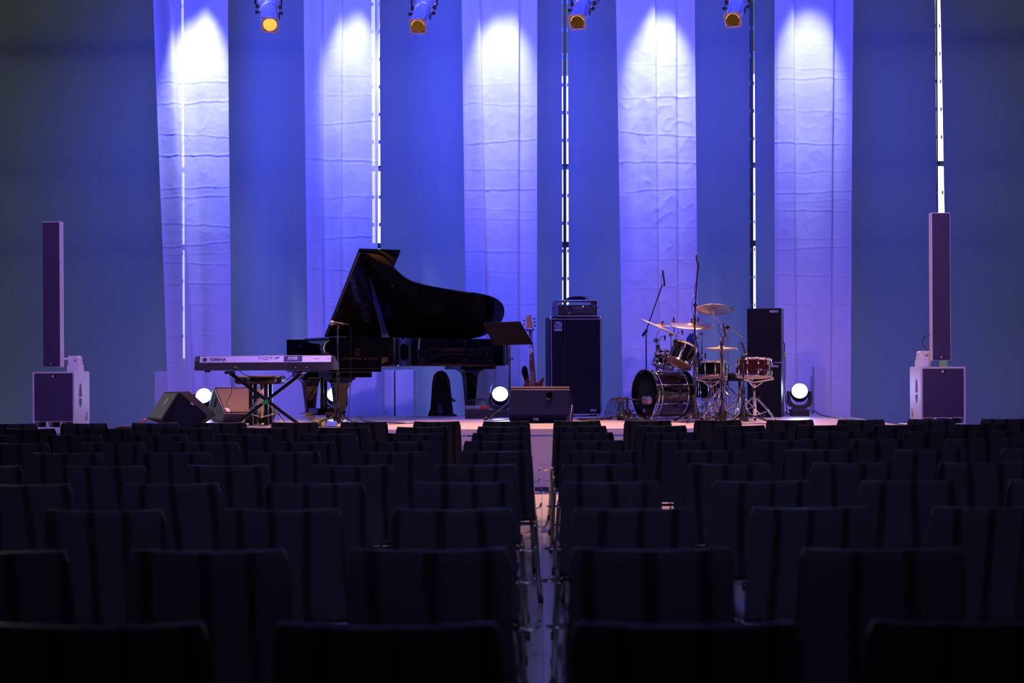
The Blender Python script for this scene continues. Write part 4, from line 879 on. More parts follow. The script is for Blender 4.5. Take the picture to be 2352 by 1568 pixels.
m_ = MB(); n = 14; zc = hf(0, 0, Hc).z
pf = [(-.125, 0), (-.128, .018), (-.10, .032), (-.02, .044), (.06, .045), (.105, .036), (.112, .012), (.110, 0)]
m_.prism(pf, lambda x, z: hf(.24+x, .04, Hc+.004+z), lambda x, z: hf(.25+x*.9, .30, Hc+.004+z*.9)); o = obj('cloth_pouch', m_, cloth_blk, loc=hf(.24, .15, Hc+.004), bevel=.012, seg=3); tag(o, 'soft black pouch lying on top of the rack case', 'pouch')
obj('strap', MB().tube(smooth_path([hf(.345, .05, Hc+.02), hf(.36, .045, Hc+.044), hf(.375, .05, Hc+.02), hf(.385, .05, Hc+.006)]), .006, 6), blk, o)
for k, (x, lab) in enumerate([(.125, 'left'), (.175, 'middle'), (.213, 'right')]):
    if k == 1: cable('cable hanging from the bass amplifier down its cabinet front', [hf(.082, .01, .045), hf(.082, -.03, .02), cf(.18, -.03, 1.15), cf(.185, -.022, .8), cf(.150, -.022, .55), cf(.16, -.02, .2), cf(.2, -.05, .01)], .0042, mat('violet_cable', (.03, .02, .035), .5))
# ------------------------------------------------------------ black speaker stack
nf = Frame(S(1716.5, 16.95), math.radians(-15)); W, D_, H = .405, .34, .645
for k, lab in enumerate(('lower black speaker cabinet of the stack at stage right', 'upper black speaker cabinet, stacked on the other beside the rightmost curtain')):
    z0 = k*(H+.004); o = thing('stage_speaker', lab, 'speaker cabinet', nf(W/2, D_/2, z0), 'black stacked speakers')
    m_ = MB(); m_.prism([(0, .012), (W, .012), (W-.004, D_), (.05, D_)], lambda x, y: nf(x, y, z0+.002), lambda x, y: nf(x, y, z0+H)); obj('cabinet', m_, mat('black_speaker_paint', (.03, .03, .033), .35, 0, .5, .08, 60, .15, 300), o, bevel=.006)
    obj('grille', MB().box(nf(W/2, .006, z0+H/2), (W-.01, .014, H-.012), nf.R), grille, o, bevel=.004)
    if k or True: obj('lettering', MB().text('NEXO', .034, nf.face(W-.085, -.002, z0+H-.042), .0012, 1.1), logo_w, o)
    if k: obj('mark', MB().text('PS', .05, nf.face(.055, -.002, z0+.055)), mat('faint_print', (.05, .045, .06), .5), o)
    sd = MB(); sd.box(nf(W-.018, .13, z0+H*.55), (.012, .03, .085), nf.R); obj('handle', sd, blk, o)
m_ = MB(); m_.box(nf(W+.02, .25, H+.10), (.02, .04, .06)); o = obj('connector', m_, mat('yellow_green_plug', (.4, .6, .05)), loc=nf(W+.02, .25, H+.1)); tag(o, 'bright yellow-green connector on the side of the black speaker stack', 'connector')
o.scale = (1, 1, 1)
cable('black cable bulging beside the upper black stage speaker', [nf(W-.01, .25, H+.26), nf(W+.02, .24, H+.22), nf(W+.012, .25, H+.14), nf(W+.02, .25, H+.0), nf(W+.01, .28, .3), nf(W+.04, .3, .01)], .006)
# ------------------------------------------------------------ gig bag
d = 17.5
go = [(981, 955), (988, 939), (991, 900), (992, 880), (996, 861), (1004, 852), (1015, 849.5), (1026, 856), (1033, 872), (1037, 905), (1039, 928), (1042, 955)]
gb = thing('gig_bag', 'black padded gig bag slumped upright under the piano', 'gig bag', S(1014, d+.1))
m_ = MB(); m_.prism(go, lambda x, y: P(x, y, d), lambda x, y: P(1014+(x-1014)*.9, 955+(y-955)*.97, d+.2)); obj('bag', m_, cloth_blk, gb, bevel=.03, seg=3)
m_ = MB(); zp = [P(x*1.0, y, d-.004) for x, y in [(997, 885), (999, 868), (1006, 858), (1015, 855), (1024, 860), (1029, 872), (1031, 890)]]; m_.tube(smooth_path(zp, 1), .006, 6); obj('zip', m_, mat('dark_blue_webbing', (.03, .04, .08), .7), gb)
m_ = MB(); m_.tube([P(1008+7*math.cos(t*PI/8)+4, 880+4*math.sin(t*PI/8), d-.006) for t in range(16)], .0015, 4, True); obj('printed_logo', m_, mat('faint_print', (.05, .045, .06)), gb)
obj('strap', MB().prism([(1003, 928), (1014, 928), (1018, 950), (1008, 951)], lambda x, y: P(x, y, d-.02), lambda x, y: P(x, y, d+.01)), mat('dark_blue_webbing', (.03, .04, .08)), gb)
obj('side_strap', MB().prism([(1036, 912), (1047, 919), (1044, 924), (1036, 920)], lambda x, y: P(x, y, d+.02), lambda x, y: P(x, y, d+.035)), blk, gb)
obj('shoulder_strap', MB().prism([(1024, 955), (1030, 950), (1040, 949), (1048, 952), (1052, 955)], lambda x, y: P(x, y, d-.04), lambda x, y: P(x, y, d+.02)), cloth_blk, gb)
# ------------------------------------------------------------ stage box with plugged cables
d = 16.9; b = S(1100, d)
sb = thing('stage_box', 'low black connector box bristling with plugs below the piano tail', 'connector box', b)
obj('box', MB().box(b+Vector((0, .08, .055)), (.33, .2, .11)), blk, sb, bevel=.005)
for k in range(8):
    x = 1071+k*4.4; c_ = P(x, 937, d-.02); lg = [mat('plug_grey', (.3, .3, .25), .4), mat('plug_grey', (.3, .3, .25)), red, led_y][k % 3]
    pg = thing('cable_plug', 'metal plug standing in the low connector box below the piano', 'plug', c_, 'plugs in the connector box')
    obj('shell', MB().cyl(Vector((c_.x, c_.y, ZS+.112)), Vector((c_.x, c_.y, ZS+.155)), .009, n=8), mat('plug_grey', (.3, .3, .25)), pg)
    obj('tail', MB().tube(smooth_path([Vector((c_.x, c_.y, ZS+.155)), Vector((c_.x+.01, c_.y, ZS+.21+.006*k)), Vector((c_.x+.08, c_.y+.02, ZS+.235)), Vector((c_.x+.15, c_.y+.05, ZS+.15)), Vector((c_.x+.18, c_.y+.04, ZS+.112))]), .004, 6), blk, pg)
bb = S(1100, d); m_ = MB(); m_.box(P(1104, 930, d+.02), (.12, .09, .035), Matrix.Rotation(.2, 3, 'Y')); o = obj('power_adapter', MB().box(Vector((bb.x+.07, bb.y+.04, ZS+.132)), (.10, .08, .04)), red, loc=(bb.x+.07, bb.y+.04, ZS+.112), bevel=.004); tag(o, 'red plug block lying on the black connector box', 'plug')
cable('black cables hanging from the piano tail to the floor', [P(1137, 842, 17.0), P(1134, 870, 16.95), P(1124, 900, 16.9), P(1119, 930, 16.85), P(1123, 950, 16.8), S(1132, 16.7)+UP*.004])
cable('second thin cable hanging beside the piano tail leg', [P(1139.5, 842, 17.02), P(1138, 875, 16.97), P(1137, 905, 16.95), P(1137, 940, 16.93), S(1138, 16.9)+UP*.004], .003)
# ------------------------------------------------------------ drums
def RUF(r, u, f): return (RT*r+UP*u+FW*f).normalized()
def make_drum(name, label, cat, c, ax, r, h, shell_m, lugs=8, group=None, top_m=None, bot_m=None, lug='long', hoop_h=.022, hoop_m=None, rot=0.0, loc=None, hr=1.045):
    ax = Vector(ax).normalized(); hm_ = hoop_m or chrome
    e1 = ax.cross(Vector((0, 0, 1)) if abs(ax.z) < .9 else Vector((1, 0, 0))).normalized(); e2 = ax.cross(e1)
    o = thing(name, label, cat, loc or c-ax*h/2, group)
    obj('shell', MB().lathe([(r, -h/2+.006), (r, h/2-.006)], c, ax, 40), shell_m, o)
    for s_ in (-1, 1):
        hp = MB(); z = s_*h/2; rr = r*hr; hp.lathe([(r+.002, z-s_*.012), (rr, z-s_*.014), (rr, z+s_*(hoop_h-.014)), (rr+.004, z+s_*(hoop_h-.012)), (rr-.001, z+s_*(hoop_h-.009)), (rr-.004, z+s_*(hoop_h-.014)), (rr-.004, z)], c, ax, 40); obj('hoop', hp, hm_, o)
        obj('drumhead', MB().lathe([(.002, z+s_*.004), (r*.5, z+s_*.004), (r*.97, z+s_*.004), (r*1.0, z-s_*.004)], c, ax, 40), (top_m if s_ > 0 else bot_m) or drumhead, o)
    for k in range(lugs):
        t = 2*PI*k/lugs+rot; e = math.cos(t)*e1+math.sin(t)*e2; m_ = MB()
        m_.tube([c+e*(rr+.004)-ax*(h/2+hoop_h*.4), c+e*(rr+.004)+ax*(h/2+hoop_h*.4)], .0032, 6)
        if lug == 'diamond':
            m_.tube([c+e*(r+.008)-ax*.038, c+e*(r+.012)-ax*.012, c+e*(r+.014), c+e*(r+.012)+ax*.012, c+e*(r+.008)+ax*.038], [.003, .009, .014, .009, .003], 6)
        elif lug == 'long': m_.tube([c+e*(r+.009)-ax*h*.36, c+e*(r+.012)-ax*h*.2, c+e*(r+.012)+ax*h*.2, c+e*(r+.009)+ax*h*.36], [.007, .010, .010, .007], 8)
        else:
            for s_ in (-1, 1): m_.tube([c+e*(r+.010)+ax*(s_*h*.28-.02), c+e*(r+.012)+ax*(s_*h*.28+.02)], .010, 8)
        for s_ in (-1, 1): m_.cyl(c+e*(rr+.004)+ax*s_*(h/2+hoop_h*.2), c+e*(rr+.004)+ax*s_*(h/2+hoop_h*.55), .0075, n=8)
        obj('lug', m_, chrome, o)
    return o, e1, e2
black_shell = mat('black_gloss_drum_shell', (.006, .006, .008), .05, 0, .6, .1, coat=.7)
# bass drum lying on its side, front head towards the left of the hall
dB = 16.35; axB = RUF(.895, 0, .445); r = .268; hB = .46
fc0 = P(1483, 909, dB); fc0.z = ZS+r*1.05+.012; cB = fc0+axB*(hB/2+.01)
bd_, e1, e2 = make_drum('bass_drum', 'black gloss bass drum with a black front head, lying on its side', 'bass drum', cB, axB, r, hB, black_shell, 8, None, blackhead, blackhead, 'short', .04, black_shell, PI/8, Vector((cB.x, cB.y, ZS)))
obj('hoop_inlay', MB().lathe([(r*1.045+.005, -hB/2-.012), (r*1.045+.006, -hB/2+.004)], cB, axB, 40), chrome, bd_)
for z in (-hB/2+.055, hB/2-.055): obj('shell_band', MB().lathe([(r+.001, z-.007), (r+.0035, z-.005), (r+.0035, z+.005), (r+.001, z+.007)], cB, axB, 40), chrome, bd_)
for k in range(8):
    t = 2*PI*k/8+PI/8; e = math.cos(t)*e1+math.sin(t)*e2
    obj('claw_hook', MB().tube([cB+e*(r*1.07)-axB*(hB/2+.03), cB+e*(r*1.09)-axB*(hB/2+.015), cB+e*(r*1.09)-axB*(hB/2-.03)], .009, 6).tube([cB+e*(r*1.08)-axB*(hB/2+.03)-(e.cross(axB))*.02, cB+e*(r*1.08)-axB*(hB/2+.03)+(e.cross(axB))*.02], .005, 6), chrome, bd_)
lm = MB(); lc_ = fc0-axB*.0+Vector((0, 0, -.19)); lx = axB.cross(UP).normalized()
lm.tube([lc_-axB*.022+lx*.022*math.cos(t*PI/10)+UP*.018*math.sin(t*PI/10) for t in range(20)], .0022, 5, True); lm.tube([lc_-axB*.022-lx*.014, lc_-axB*.022+lx*.014], .003, 5); obj('head_badge', lm, logo_w, bd_)
for s_, px in ((-1, 1519), (1, 1465)):
    a_ = cB-axB*.10+(-FW if s_ < 0 else FW)*.25+UP*(-.03); b_ = Vector((a_.x-.09, a_.y+(-.14 if s_ < 0 else .14), ZS+.008)); obj('spur', MB().tube([a_, a_.lerp(b_, .6), b_], [.011, .010, .006], 8).box(a_, (.06, .04, .05)), chrome, bd_)
for px in (1511, 1524):
    q_ = P(px, 853, 16.6); zt = P(px, 812, 16.6).z; obj('tom_post', MB().tube([Vector((q_.x, q_.y, cB.z+r-.01)), Vector((q_.x, q_.y, zt))], .011, 10).tube([Vector((q_.x, q_.y, zt)), Vector((q_.x+.10, q_.y, zt+.01))], .009, 8).sph(Vector((q_.x, q_.y, zt)), .022, 6), chrome, bd_)
obj('post_bracket', MB().box(P(1515, 817.5, 16.6), (.11, .05, .03)), chrome, bd_)
obj('pedal_hoop_clamp', MB().box(cB+axB*(hB/2+.03)-UP*(r*.98), (.05, .06, .04)), chrome, bd_)
make_drum('rack_tom', 'black rack tom tilted away, nearer of the two above the bass drum', 'tom drum', P(1567, 815, 16.25), RUF(.40, .86, .26), .148, .215, black_shell, 6, 'rack toms', drumhead, clearhead, 'short', .02, rot=.35)
make_drum('rack_tom', 'smaller black rack tom behind, on the left above the bass drum', 'tom drum', P(1527, 826, 16.95), RUF(.30, .92, .16), .128, .17, black_shell, 6, 'rack toms', drumhead, clearhead, 'short', .02, rot=.2)
ft, _, _ = make_drum('floor_tom', 'black floor tom with chrome hoops behind the black snare drum', 'tom drum', P(1630, 884, 17.05)+UP*.0, (0, 0, 1), .19, .32, black_shell, 8, None, drumhead, clearhead, 'short', .022, rot=.1)
cft = P(1630, 884, 17.05)
for t in (.3, 2.4, 4.5):
    e = Vector((math.cos(t), math.sin(t), 0)); obj('leg', MB().tube([cft+e*.205+UP*.06, cft+e*.205-UP*.15, Vector((cft.x+e.x*.24, cft.y+e.y*.24, ZS+.014))], .006, 8).tube([Vector((cft.x+e.x*.24, cft.y+e.y*.24, ZS+.024)), Vector((cft.x+e.x*.25, cft.y+e.y*.25, ZS+.008))], .012, 8), chrome, ft)
s1c = P(1632.5, 849, 16.2); s2c = P(1732, 845, 15.35)
make_drum('snare_drum', 'black snare drum with diamond lugs, at the middle of the kit', 'snare drum', s1c, RUF(.0, 1, .10), .170, .155, black_shell, 10, 'snare drums', drumhead, mat('snare_side_head', (.55, .33, .24), .35), 'diamond', .020, rot=.16)
d2, _, _ = make_drum('snare_drum', 'maroon snare drum on its own stand at the right of the kit', 'snare drum', s2c, RUF(.02, 1, .10), .176, .175, maroon, 10, 'snare drums', drumhead, mat('snare_side_head', (.55, .33, .24)), 'short', .022, rot=.1)
obj('badge', MB().tube([P(1745+7*math.cos(t*PI/8), 849+2.2*math.sin(t*PI/8), 15.35-.188) for t in range(16)], .0014, 4, True).text('SONOR', .014, face_matrix(P(1745, 849, 15.35-.189), RT, UP)), logo_w, d2)
obj('throw_off', MB().box(P(1766, 852, 15.28), (.025, .03, .06)), chrome, d2); obj('throw_off', MB().box(P(1693, 850, 15.3), (.02, .03, .05)), chrome, d2)
def snare_stand(label, c, topz, d_, spread, a0):
    b = Vector((c.x, c.y, ZS)); o = thing('snare_stand', label, 'drum stand', b, 'chrome snare stands')
    obj('post', MB().tube([b+UP*.05, Vector((b.x, b.y, ZS+.26)), Vector((b.x, b.y, ZS+.26)), Vector((b.x, b.y, topz-.09))], [.014, .014, .010, .010], 10), chrome, o)
    obj('tilter', MB().sph(Vector((b.x, b.y, topz-.10)), .024, 6).box(Vector((b.x, b.y, topz-.14)), (.05, .04, .03)), chrome, o)
    obj('wing_nut', MB().box(Vector((b.x+.04, b.y-.01, ZS+.27)), (.05, .012, .022)), chrome, o)
    for k in range(3):
        t = a0+.5+2*PI*k/3; e = Vector((math.cos(t), math.sin(t), 0)); h = Vector((b.x, b.y, topz-.06))
        obj('basket_arm', MB().tube([h, h+e*.185+UP*.035, h+e*.188+UP*.065], .009, 8).tube([h-UP*.06, h+e*.10+UP*.01], .007, 6).tube([h+e*.17+UP*.035, h+e*.20+UP*.036, h+e*.20+UP*.06], .011, 8), chrome, o)
    tripod(o, b, .27, spread, .007, chrome, a0=a0, brace=.08, double=True); return o
snare_stand('chrome snare stand under the black diamond-lug snare', s1c, s1c.z-.085, 16.2, .27, -1.1)
snare_stand('chrome snare stand under the maroon snare, rightmost of the kit', s2c, s2c.z-.095, 15.35, .27, -.7)
def cymbal(label, c, ax, r, bell=.12, under=False, group='cymbals of the drum kit'):
    ax = Vector(ax).normalized(); o = thing('cymbal', label, 'cymbal', c, group)
    pr = [(.006, r*.10+.010), (r*.10, r*.10+.008), (r*.20, r*.075), (r*.25, r*.055), (r*.5, r*.035), (r*.8, r*.012), (r, -.004)]
    m_ = MB(); m_.lathe(pr+[(q_[0], q_[1]-.0022) for q_ in reversed(pr)], c, ax, 56); obj('plate', m_, bronze, o)
    obj('wing_nut', MB().cyl(c+ax*(r*.1+.012), c+ax*(r*.1+.055), .006, n=8).sph(c+ax*(r*.1+.045), .013, 5), blkm, o); obj('felt', MB().lathe([(.004, 0), (.018, 0), (.018, .014), (.004, .014)], c+ax*(r*.1+.010), ax, 12), felt_red, o)
    return o
CYM = [((1516, 752), 16.15, RUF(.42, .90, -.05), .262, 'leftmost crash cymbal, steeply tilted down to the right'),
       ((1547, 744.5), 17.0, RUF(.03, .99, -.13), .235, 'crash cymbal behind the steeply tilted leftmost cymbal'),
       ((1588, 747.5), 16.5, RUF(.04, .98, -.17), .262, 'large ride cymbal at the middle of the kit, nearly level'),
       ((1603, 743.5), 16.95, RUF(.03, .98, -.17), .205, 'smaller crash cymbal just behind the large ride cymbal'),
       ((1640.5, 710), 16.55, RUF(.06, .96, .25), .222, 'highest crash cymbal, held by a long chrome boom arm')]
for (px, py), d_, ax_, r_, lab in CYM: cymbal(lab, P(px, py, d_), ax_, r_)
hc = P(1656, 800, 16.0)
cymbal('upper hi-hat cymbal of the pair', hc+UP*.006, (0, -.02, 1), .188, group='hi-hat pair')
lo = cymbal('lower hi-hat cymbal, turned upside down under the upper one', hc-UP*.012, (0, .02, -1), .188, group='hi-hat pair')
def chrome_stand(label, px, d_, top_py, spread, a0, boom=None, name='cymbal_stand', group='chrome cymbal stands', r=.0125, double=True, hub=.36, topf=None):
    b = S(px, d_); o = thing(name, label, 'cymbal stand', b, group); tz_ = P(px, top_py, d_).z
    mid = ZS+(tz_-ZS)*.55
    obj('pole', MB().tube([b+UP*.04, Vector((b.x, b.y, mid)), Vector((b.x, b.y, mid)), Vector((b.x, b.y, tz_))], [r, r, r*.72, r*.72], 10), chrome, o)
    obj('clamp', MB().tube([Vector((b.x, b.y, mid-.03)), Vector((b.x, b.y, mid+.03))], r*1.6, 10).box(Vector((b.x+.025, b.y, mid)), (.03, .012, .02)), chrome, o)
    tripod(o, b, hub, spread, .007, chrome, a0=a0, brace=.10, double=double)
    if boom: obj('boom_arm', MB().tube(smooth_path([P(*q_) for q_ in boom], 1), .0075, 8), chrome, o); obj('tilter', MB().sph(Vector((b.x, b.y, tz_)), .030, 8).cyl(Vector((b.x, b.y-.03, tz_)), Vector((b.x, b.y+.03, tz_)), .022), chrome, o)
    return o
chrome_stand('chrome boom stand of the highest cymbal, with a long counterweight arm', 1671, 16.62, 751, .30, .2, [(1722, 784, 16.75), (1672, 750, 16.62), (1650, 738, 16.5), (1639, 726, 16.42), (1638, 716, 16.45), (1640, 706, 16.55)])
chrome_stand('hi-hat stand in chrome with its thin pull rod', 1656, 16.0, 803, .26, -.5, None, 'hi_hat_stand', None, .0115)
o = obj('pull_rod', MB().tube([P(1656, 803, 16.0), P(1656, 733, 16.0)], .0038, 8), chrome, None, loc=P(1656, 800, 16.0)); hh = [q_ for q_ in C.objects if q_.name.startswith('hi_hat_stand')][0]
o.parent = hh; o.location = Vector(o.location)-Vector(hh.location)
o = obj('clutch', MB().box(P(1657, 788, 15.99), (.035, .03, .045)).cyl(P(1657, 792, 16), P(1657, 797, 16), .014), chrome, hh)
chrome_stand('chrome cymbal stand behind the bass drum, holding the leftmost cymbal', 1508, 16.95, 781, .26, .9, [(1500, 784, 16.95), (1506, 778, 16.9), (1511, 764, 16.5), (1514, 755, 16.2)])
chrome_stand('chrome cymbal stand behind the left rack tom', 1542, 17.15, 768, .26, 1.3, [(1545, 770, 17.15), (1549, 760, 17.1), (1547, 747, 17.02)])
chrome_stand('chrome cymbal stand behind the floor tom, holding the ride cymbal', 1599, 17.3, 775, .26, .1, [(1607, 778, 17.3), (1600, 770, 17.1), (1590, 760, 16.7), (1588, 750, 16.52)])
chrome_stand('chrome stand of the smaller crash cymbal behind the ride', 1613, 17.45, 765, .24, .7, [(1616, 768, 17.45), (1609, 757, 17.2), (1604, 746, 16.97)])
bB = S(1699, 16.5); tr = thing('drum_throne', 'round black drum throne behind the maroon snare drum', 'stool', bB, 'drum thrones'); zt = P(1700, 856, 16.5).z
obj('seat', MB().lathe([(.002, 0), (.14, 0), (.16, .012), (.165, .05), (.155, .085), (.12, .092), (.002, .094)], Vector((bB.x, bB.y, zt-.094)), UP, 28), MATS['black_leather'], tr)
obj('post', MB().tube([Vector((bB.x, bB.y, zt-.09)), Vector((bB.x, bB.y, ZS+.08))], .014, 12), chrome, tr); tripod(tr, bB, .28, .27, .009, chrome, a0=.15, brace=.1, double=False)
ck = thing('draped_jacket', 'dark blue cloth hung over a stand behind the rack tom', 'cloth', P(1590, 800, 17.6))
ck.name = 'hanging_cloth'
m_ = MB(); jo = [(1576, 778), (1584, 766), (1592, 764), (1600, 775), (1606, 805), (1612, 835), (1590, 838), (1582, 812), (1577, 800)]; m_.prism(jo, lambda x, y: P(x, y, 17.55), lambda x, y: P(x, y, 17.68)); obj('cloth', m_, mat('navy_cloth', (.012, .03, .10), .8), ck, bevel=.02, seg=3)
obj('hanging_post', MB().tube([S(1594, 17.62)+UP*.0, P(1594, 772, 17.62)], .012, 8), blk, ck)
# pedals
pdl = thing('bass_drum_pedal', 'chrome bass drum pedal clamped behind the bass drum', 'pedal', S(1588, 16.75))
q_ = S(1590, 16.75); obj('footboard', MB().add([q_+Vector((-.0, -.05, .02)), q_+Vector((.26, -.0, .02)), q_+Vector((.26, .09, .02)), q_+Vector((0, .05, .10))], [(0, 1, 2, 3)]).box(q_+Vector((.13, .02, .012)), (.28, .09, .012), rotz(.2)), chrome, pdl)
obj('frame', MB().tube([q_+Vector((0, -.06, .01)), q_+Vector((0, -.05, .2)), q_+Vector((0, .06, .2)), q_+Vector((0, .07, .01))], .007, 8), chrome, pdl); obj('beater', MB().tube([q_+Vector((0, 0, .2)), q_+Vector((-.06, 0, .34))], .004, 6).sph(q_+Vector((-.07, 0, .35)), .028, 6), chrome, pdl)
# microphone stands round the kit
mic_stand('tall overhead microphone stand behind the bass drum, boom leaning right', 1485, 17.35, 760, [(1475.5, 772, 17.3), (1485, 757, 17.3), (1505, 700, 17.15), (1522, 652, 17.0)], .3, 1.2)
mic('overhead pencil microphone above the left side of the kit', (1527, 657, 16.98), (1522, 620, 16.98), group='overhead pencil microphones')
cable('cable looping at the left overhead microphone', [P(1527, 657, 16.95), P(1519, 654, 16.95), P(1518, 635, 16.95), P(1523, 619, 16.97)], .003)
mic_stand('tallest overhead microphone stand, standing in front of the snare', 1597.5, 15.45, 700, [(1596, 742, 15.42), (1597.5, 700, 15.42), (1600.5, 640, 15.42), (1603, 606, 15.42)], .30, .15)
mic('overhead pencil microphone at the top of the tallest stand', (1605, 616, 15.38), (1599, 585, 15.38), group='overhead pencil microphones')
cable('cable wound along the tallest overhead stand', [P(1605, 616, 15.36), P(1601, 640, 15.36), P(1594, 665, 15.36), P(1599, 680, 15.36), P(1590, 690, 15.36), P(1588, 705, 15.36), P(1594, 730, 15.36), P(1595, 800, 15.38), P(1596, 900, 15.4), S(1592, 15.4)+UP*.004], .0032)
mic_stand('black microphone stand in front of the hi-hat', 1659.5, 15.55, 786, [(1656, 800, 15.52), (1659.5, 788, 15.52), (1661, 772, 15.52)], .26, -.4, r=.013)
mic('pencil microphone pointing down at the hi-hat', (1661, 741, 15.5), (1667, 774, 15.5))
cable('cable looping beside the hi-hat microphone', [P(1661, 741, 15.5), P(1652, 743, 15.5), P(1650, 757, 15.5), P(1655, 770, 15.5), P(1659, 780, 15.5)], .003)
mic_stand('microphone stand in front of the maroon snare drum', 1708, 14.95, 822, [(1702, 824, 14.9), (1708, 820, 14.9), (1712, 812, 14.95)], .28, -.25, r=.011)
mic('black microphone aimed down at the maroon snare', (1703, 785, 14.95), (1714, 817, 15.05))
cable('cable arching over the microphone of the maroon snare', [P(1703, 785, 14.93), P(1698, 784, 14.93), P(1694, 793, 14.93), P(1699, 803, 14.93), P(1706, 808, 14.93), P(1702, 822, 14.93), P(1700, 840, 14.95), P(1703, 920, 14.95), S(1700, 14.95)+UP*.004], .0032)
for (x, y, d_, lab) in ((1567, 763, 16.1, 'clip microphone reaching over the nearer rack tom'), (1527, 775, 16.8, 'clip microphone reaching over the smaller rack tom'), (1620, 817, 16.0, 'clip microphone reaching over the black snare drum')):
    o = thing('clip_microphone', lab, 'microphone', P(x, y, d_), 'clip-on drum microphones')
    obj('body', MB().lathe([(.002, -.03), (.009, -.028), (.011, .012), (.009, .028), (.002, .03)], P(x, y, d_), UP, 12), blk, o)
    obj('gooseneck', MB().tube(smooth_path([P(x, y-3, d_), P(x-6, y-3, d_), P(x-13, y+4, d_), P(x-16, y+18 if y < 800 else y+10, d_)]), .004, 6), chrome if y > 800 else blk, o)
    obj('rim_clip', MB().box(P(x-16, y+21 if y < 800 else y+12, d_), (.045, .03, .04)), blk, o)
# kick drum microphone
b = S(1441, 16.0); ks = thing('short_microphone_stand', 'short microphone stand with level boom beside the bass drum', 'microphone stand', b)
tp = P(1441, 916, 16.0); obj('pole', MB().tube([b+UP*.05, Vector((b.x, b.y, tp.z))], .011, 10), blkm, ks); obj('leg_hub', MB().lathe([(.012, .14), (.035, .12), (.05, .06), (.02, .03)], b, UP, 14), blk, ks)
obj('boom', MB().tube([P(1410, 914, 15.95), P(1441, 916, 15.95), P(1474, 918, 15.9)], .009, 8), blkm, ks); obj('counterweight', MB().tube([P(1410, 914, 15.95), P(1420, 914.6, 15.95)], .015, 8), mat('brown_rubber', (.06, .025, .02), .5), ks)
obj('boom_clamp', MB().cyl(P(1441, 916, 15.92), P(1441, 916, 16.02), .02), blk, ks); tripod(ks, b, .10, .24, .009, blkm, a0=.4)
km = thing('kick_microphone', 'large grey egg-shaped microphone in front of the bass drum', 'microphone', P(1486, 919, 15.88))
obj('body', MB().lathe([(.002, -.055), (.035, -.05), (.044, -.03), (.046, 0), (.046, .004)], P(1485, 919, 15.85), RT, 18), mat('mic_grey', (.10, .085, .09), .4, .3), km)
obj('grille', MB().lathe([(.046, .006), (.046, .03), (.040, .05), (.02, .062), (.002, .064)], P(1485, 919, 15.85), RT, 18), MATS['mic_mesh'], km)
wbx = thing('wireless_receiver', 'small black box with a green light and two stubby posts by the bass drum', 'receiver', S(1427, 16.25))
obj('box', MB().box(S(1427, 16.25)+UP*.03, (.10, .10, .06)), blk, wbx, bevel=.004); obj('indicator', MB().box(S(1427, 16.19)+UP*.062, (.03, .012, .008)), led_g, wbx)
for x in (1422, 1431): obj('post', MB().tube([S(x, 16.25)+UP*.06, P(x, 921, 16.25)], .009, 8), blk, wbx)
# cables on the stage floor
random.seed(5)
def floor_cable(label, pts, r=.0055, m_=blk, group='cables on the stage floor'): return cable(label, [S(x, d_)+UP*(r+z) for x, d_, z in pts], r, m_, 'cable', group)
floor_cable('black cable snaking from the piano leg along the stage floor', [(735, 15.0, 0), (760, 14.75, 0), (790, 14.7, 0), (812, 15.2, .02), (822, 15.6, .10), (832, 15.9, .01), (860, 15.9, 0), (930, 15.6, 0)])
floor_cable('black cable lying across the bright stage front left of centre', [(840, 15.3, 0), (885, 15.35, 0), (950, 15.6, 0), (1010, 15.9, 0)], .004)
floor_cable('black cable behind the front centre wedge', [(1118, 16.3, 0), (1140, 16.1, 0), (1170, 16.4, 0), (1210, 16.9, 0)])
for k in range(4): 
    cx_ = 1348+k*9; floor_cable('loose coils of cable on the floor before the bass cabinet', [(cx_-28, 16.3, 0), (cx_, 16.0+.08*k, .004*k), (cx_+34, 16.2, 0), (cx_+20, 16.6, .004*k), (cx_-16, 16.7, 0), (cx_-26, 16.4, .004), (cx_+6, 16.2, .006), (cx_+40, 16.4, 0)], .0045)
for k in range(9):
    a_ = 1392+k*4; z = .13+.05*random.random()
    floor_cable('black cable looping up beside the short microphone stand', [(a_-6, 16.5, 0), (a_+2, 16.4, z), (a_+14, 16.3, z+.10), (a_+26, 16.2, z), (a_+34, 16.1, .02), (a_+60, 15.7+.05*k, 0), (a_+92, 15.8, 0)], .0042, group='cable tangle by the bass drum')
for k in range(6):
    a_ = 1440+k*38; floor_cable('cable lying in front of the drum kit', [(a_, 15.55, 0), (a_+20, 15.3+.07*(k % 3), 0), (a_+45, 15.6, 0), (a_+70, 15.35, .004), (a_+98, 15.7, 0)], .0045, group='cables in front of the drum kit')
for k in range(3):
    c0 = S(296+k*3, 14.38); o = obj('cable_coil', MB().tube([c0+Vector((.15*math.cos(t*PI/10), .10*math.sin(t*PI/10), .008+.012*k+.003*math.sin(t))) for t in range(20)], .006, 6, True), mat('brown_cable', (.06, .02, .02)), loc=c0); tag(o, 'coiled brown cable on the stage apron at the far left', 'cable coil', 'coiled cables at the far left')
cable('cable running from the red plug down behind the left wedge', [P(334, 965, 14.95), P(327, 972, 14.9), P(322, 980, 14.6), S(318, 14.5)+UP*.006, S(300, 14.5)+UP*.02], .007)
floor_cable('black cable along the right rear edge of the stage', [(1866, 17.4, .02), (1871, 17.3, .06), (1880, 17.1, .01), (1910, 16.6, 0), (1948, 16.1, 0), (1975, 15.7, 0)], .007)
floor_cable('cable by the base of the rightmost moving head lamp', [(1795, 17.0, 0), (1806, 17.2, .02), (1800, 17.5, .04), (1815, 17.4, 0)], .007)
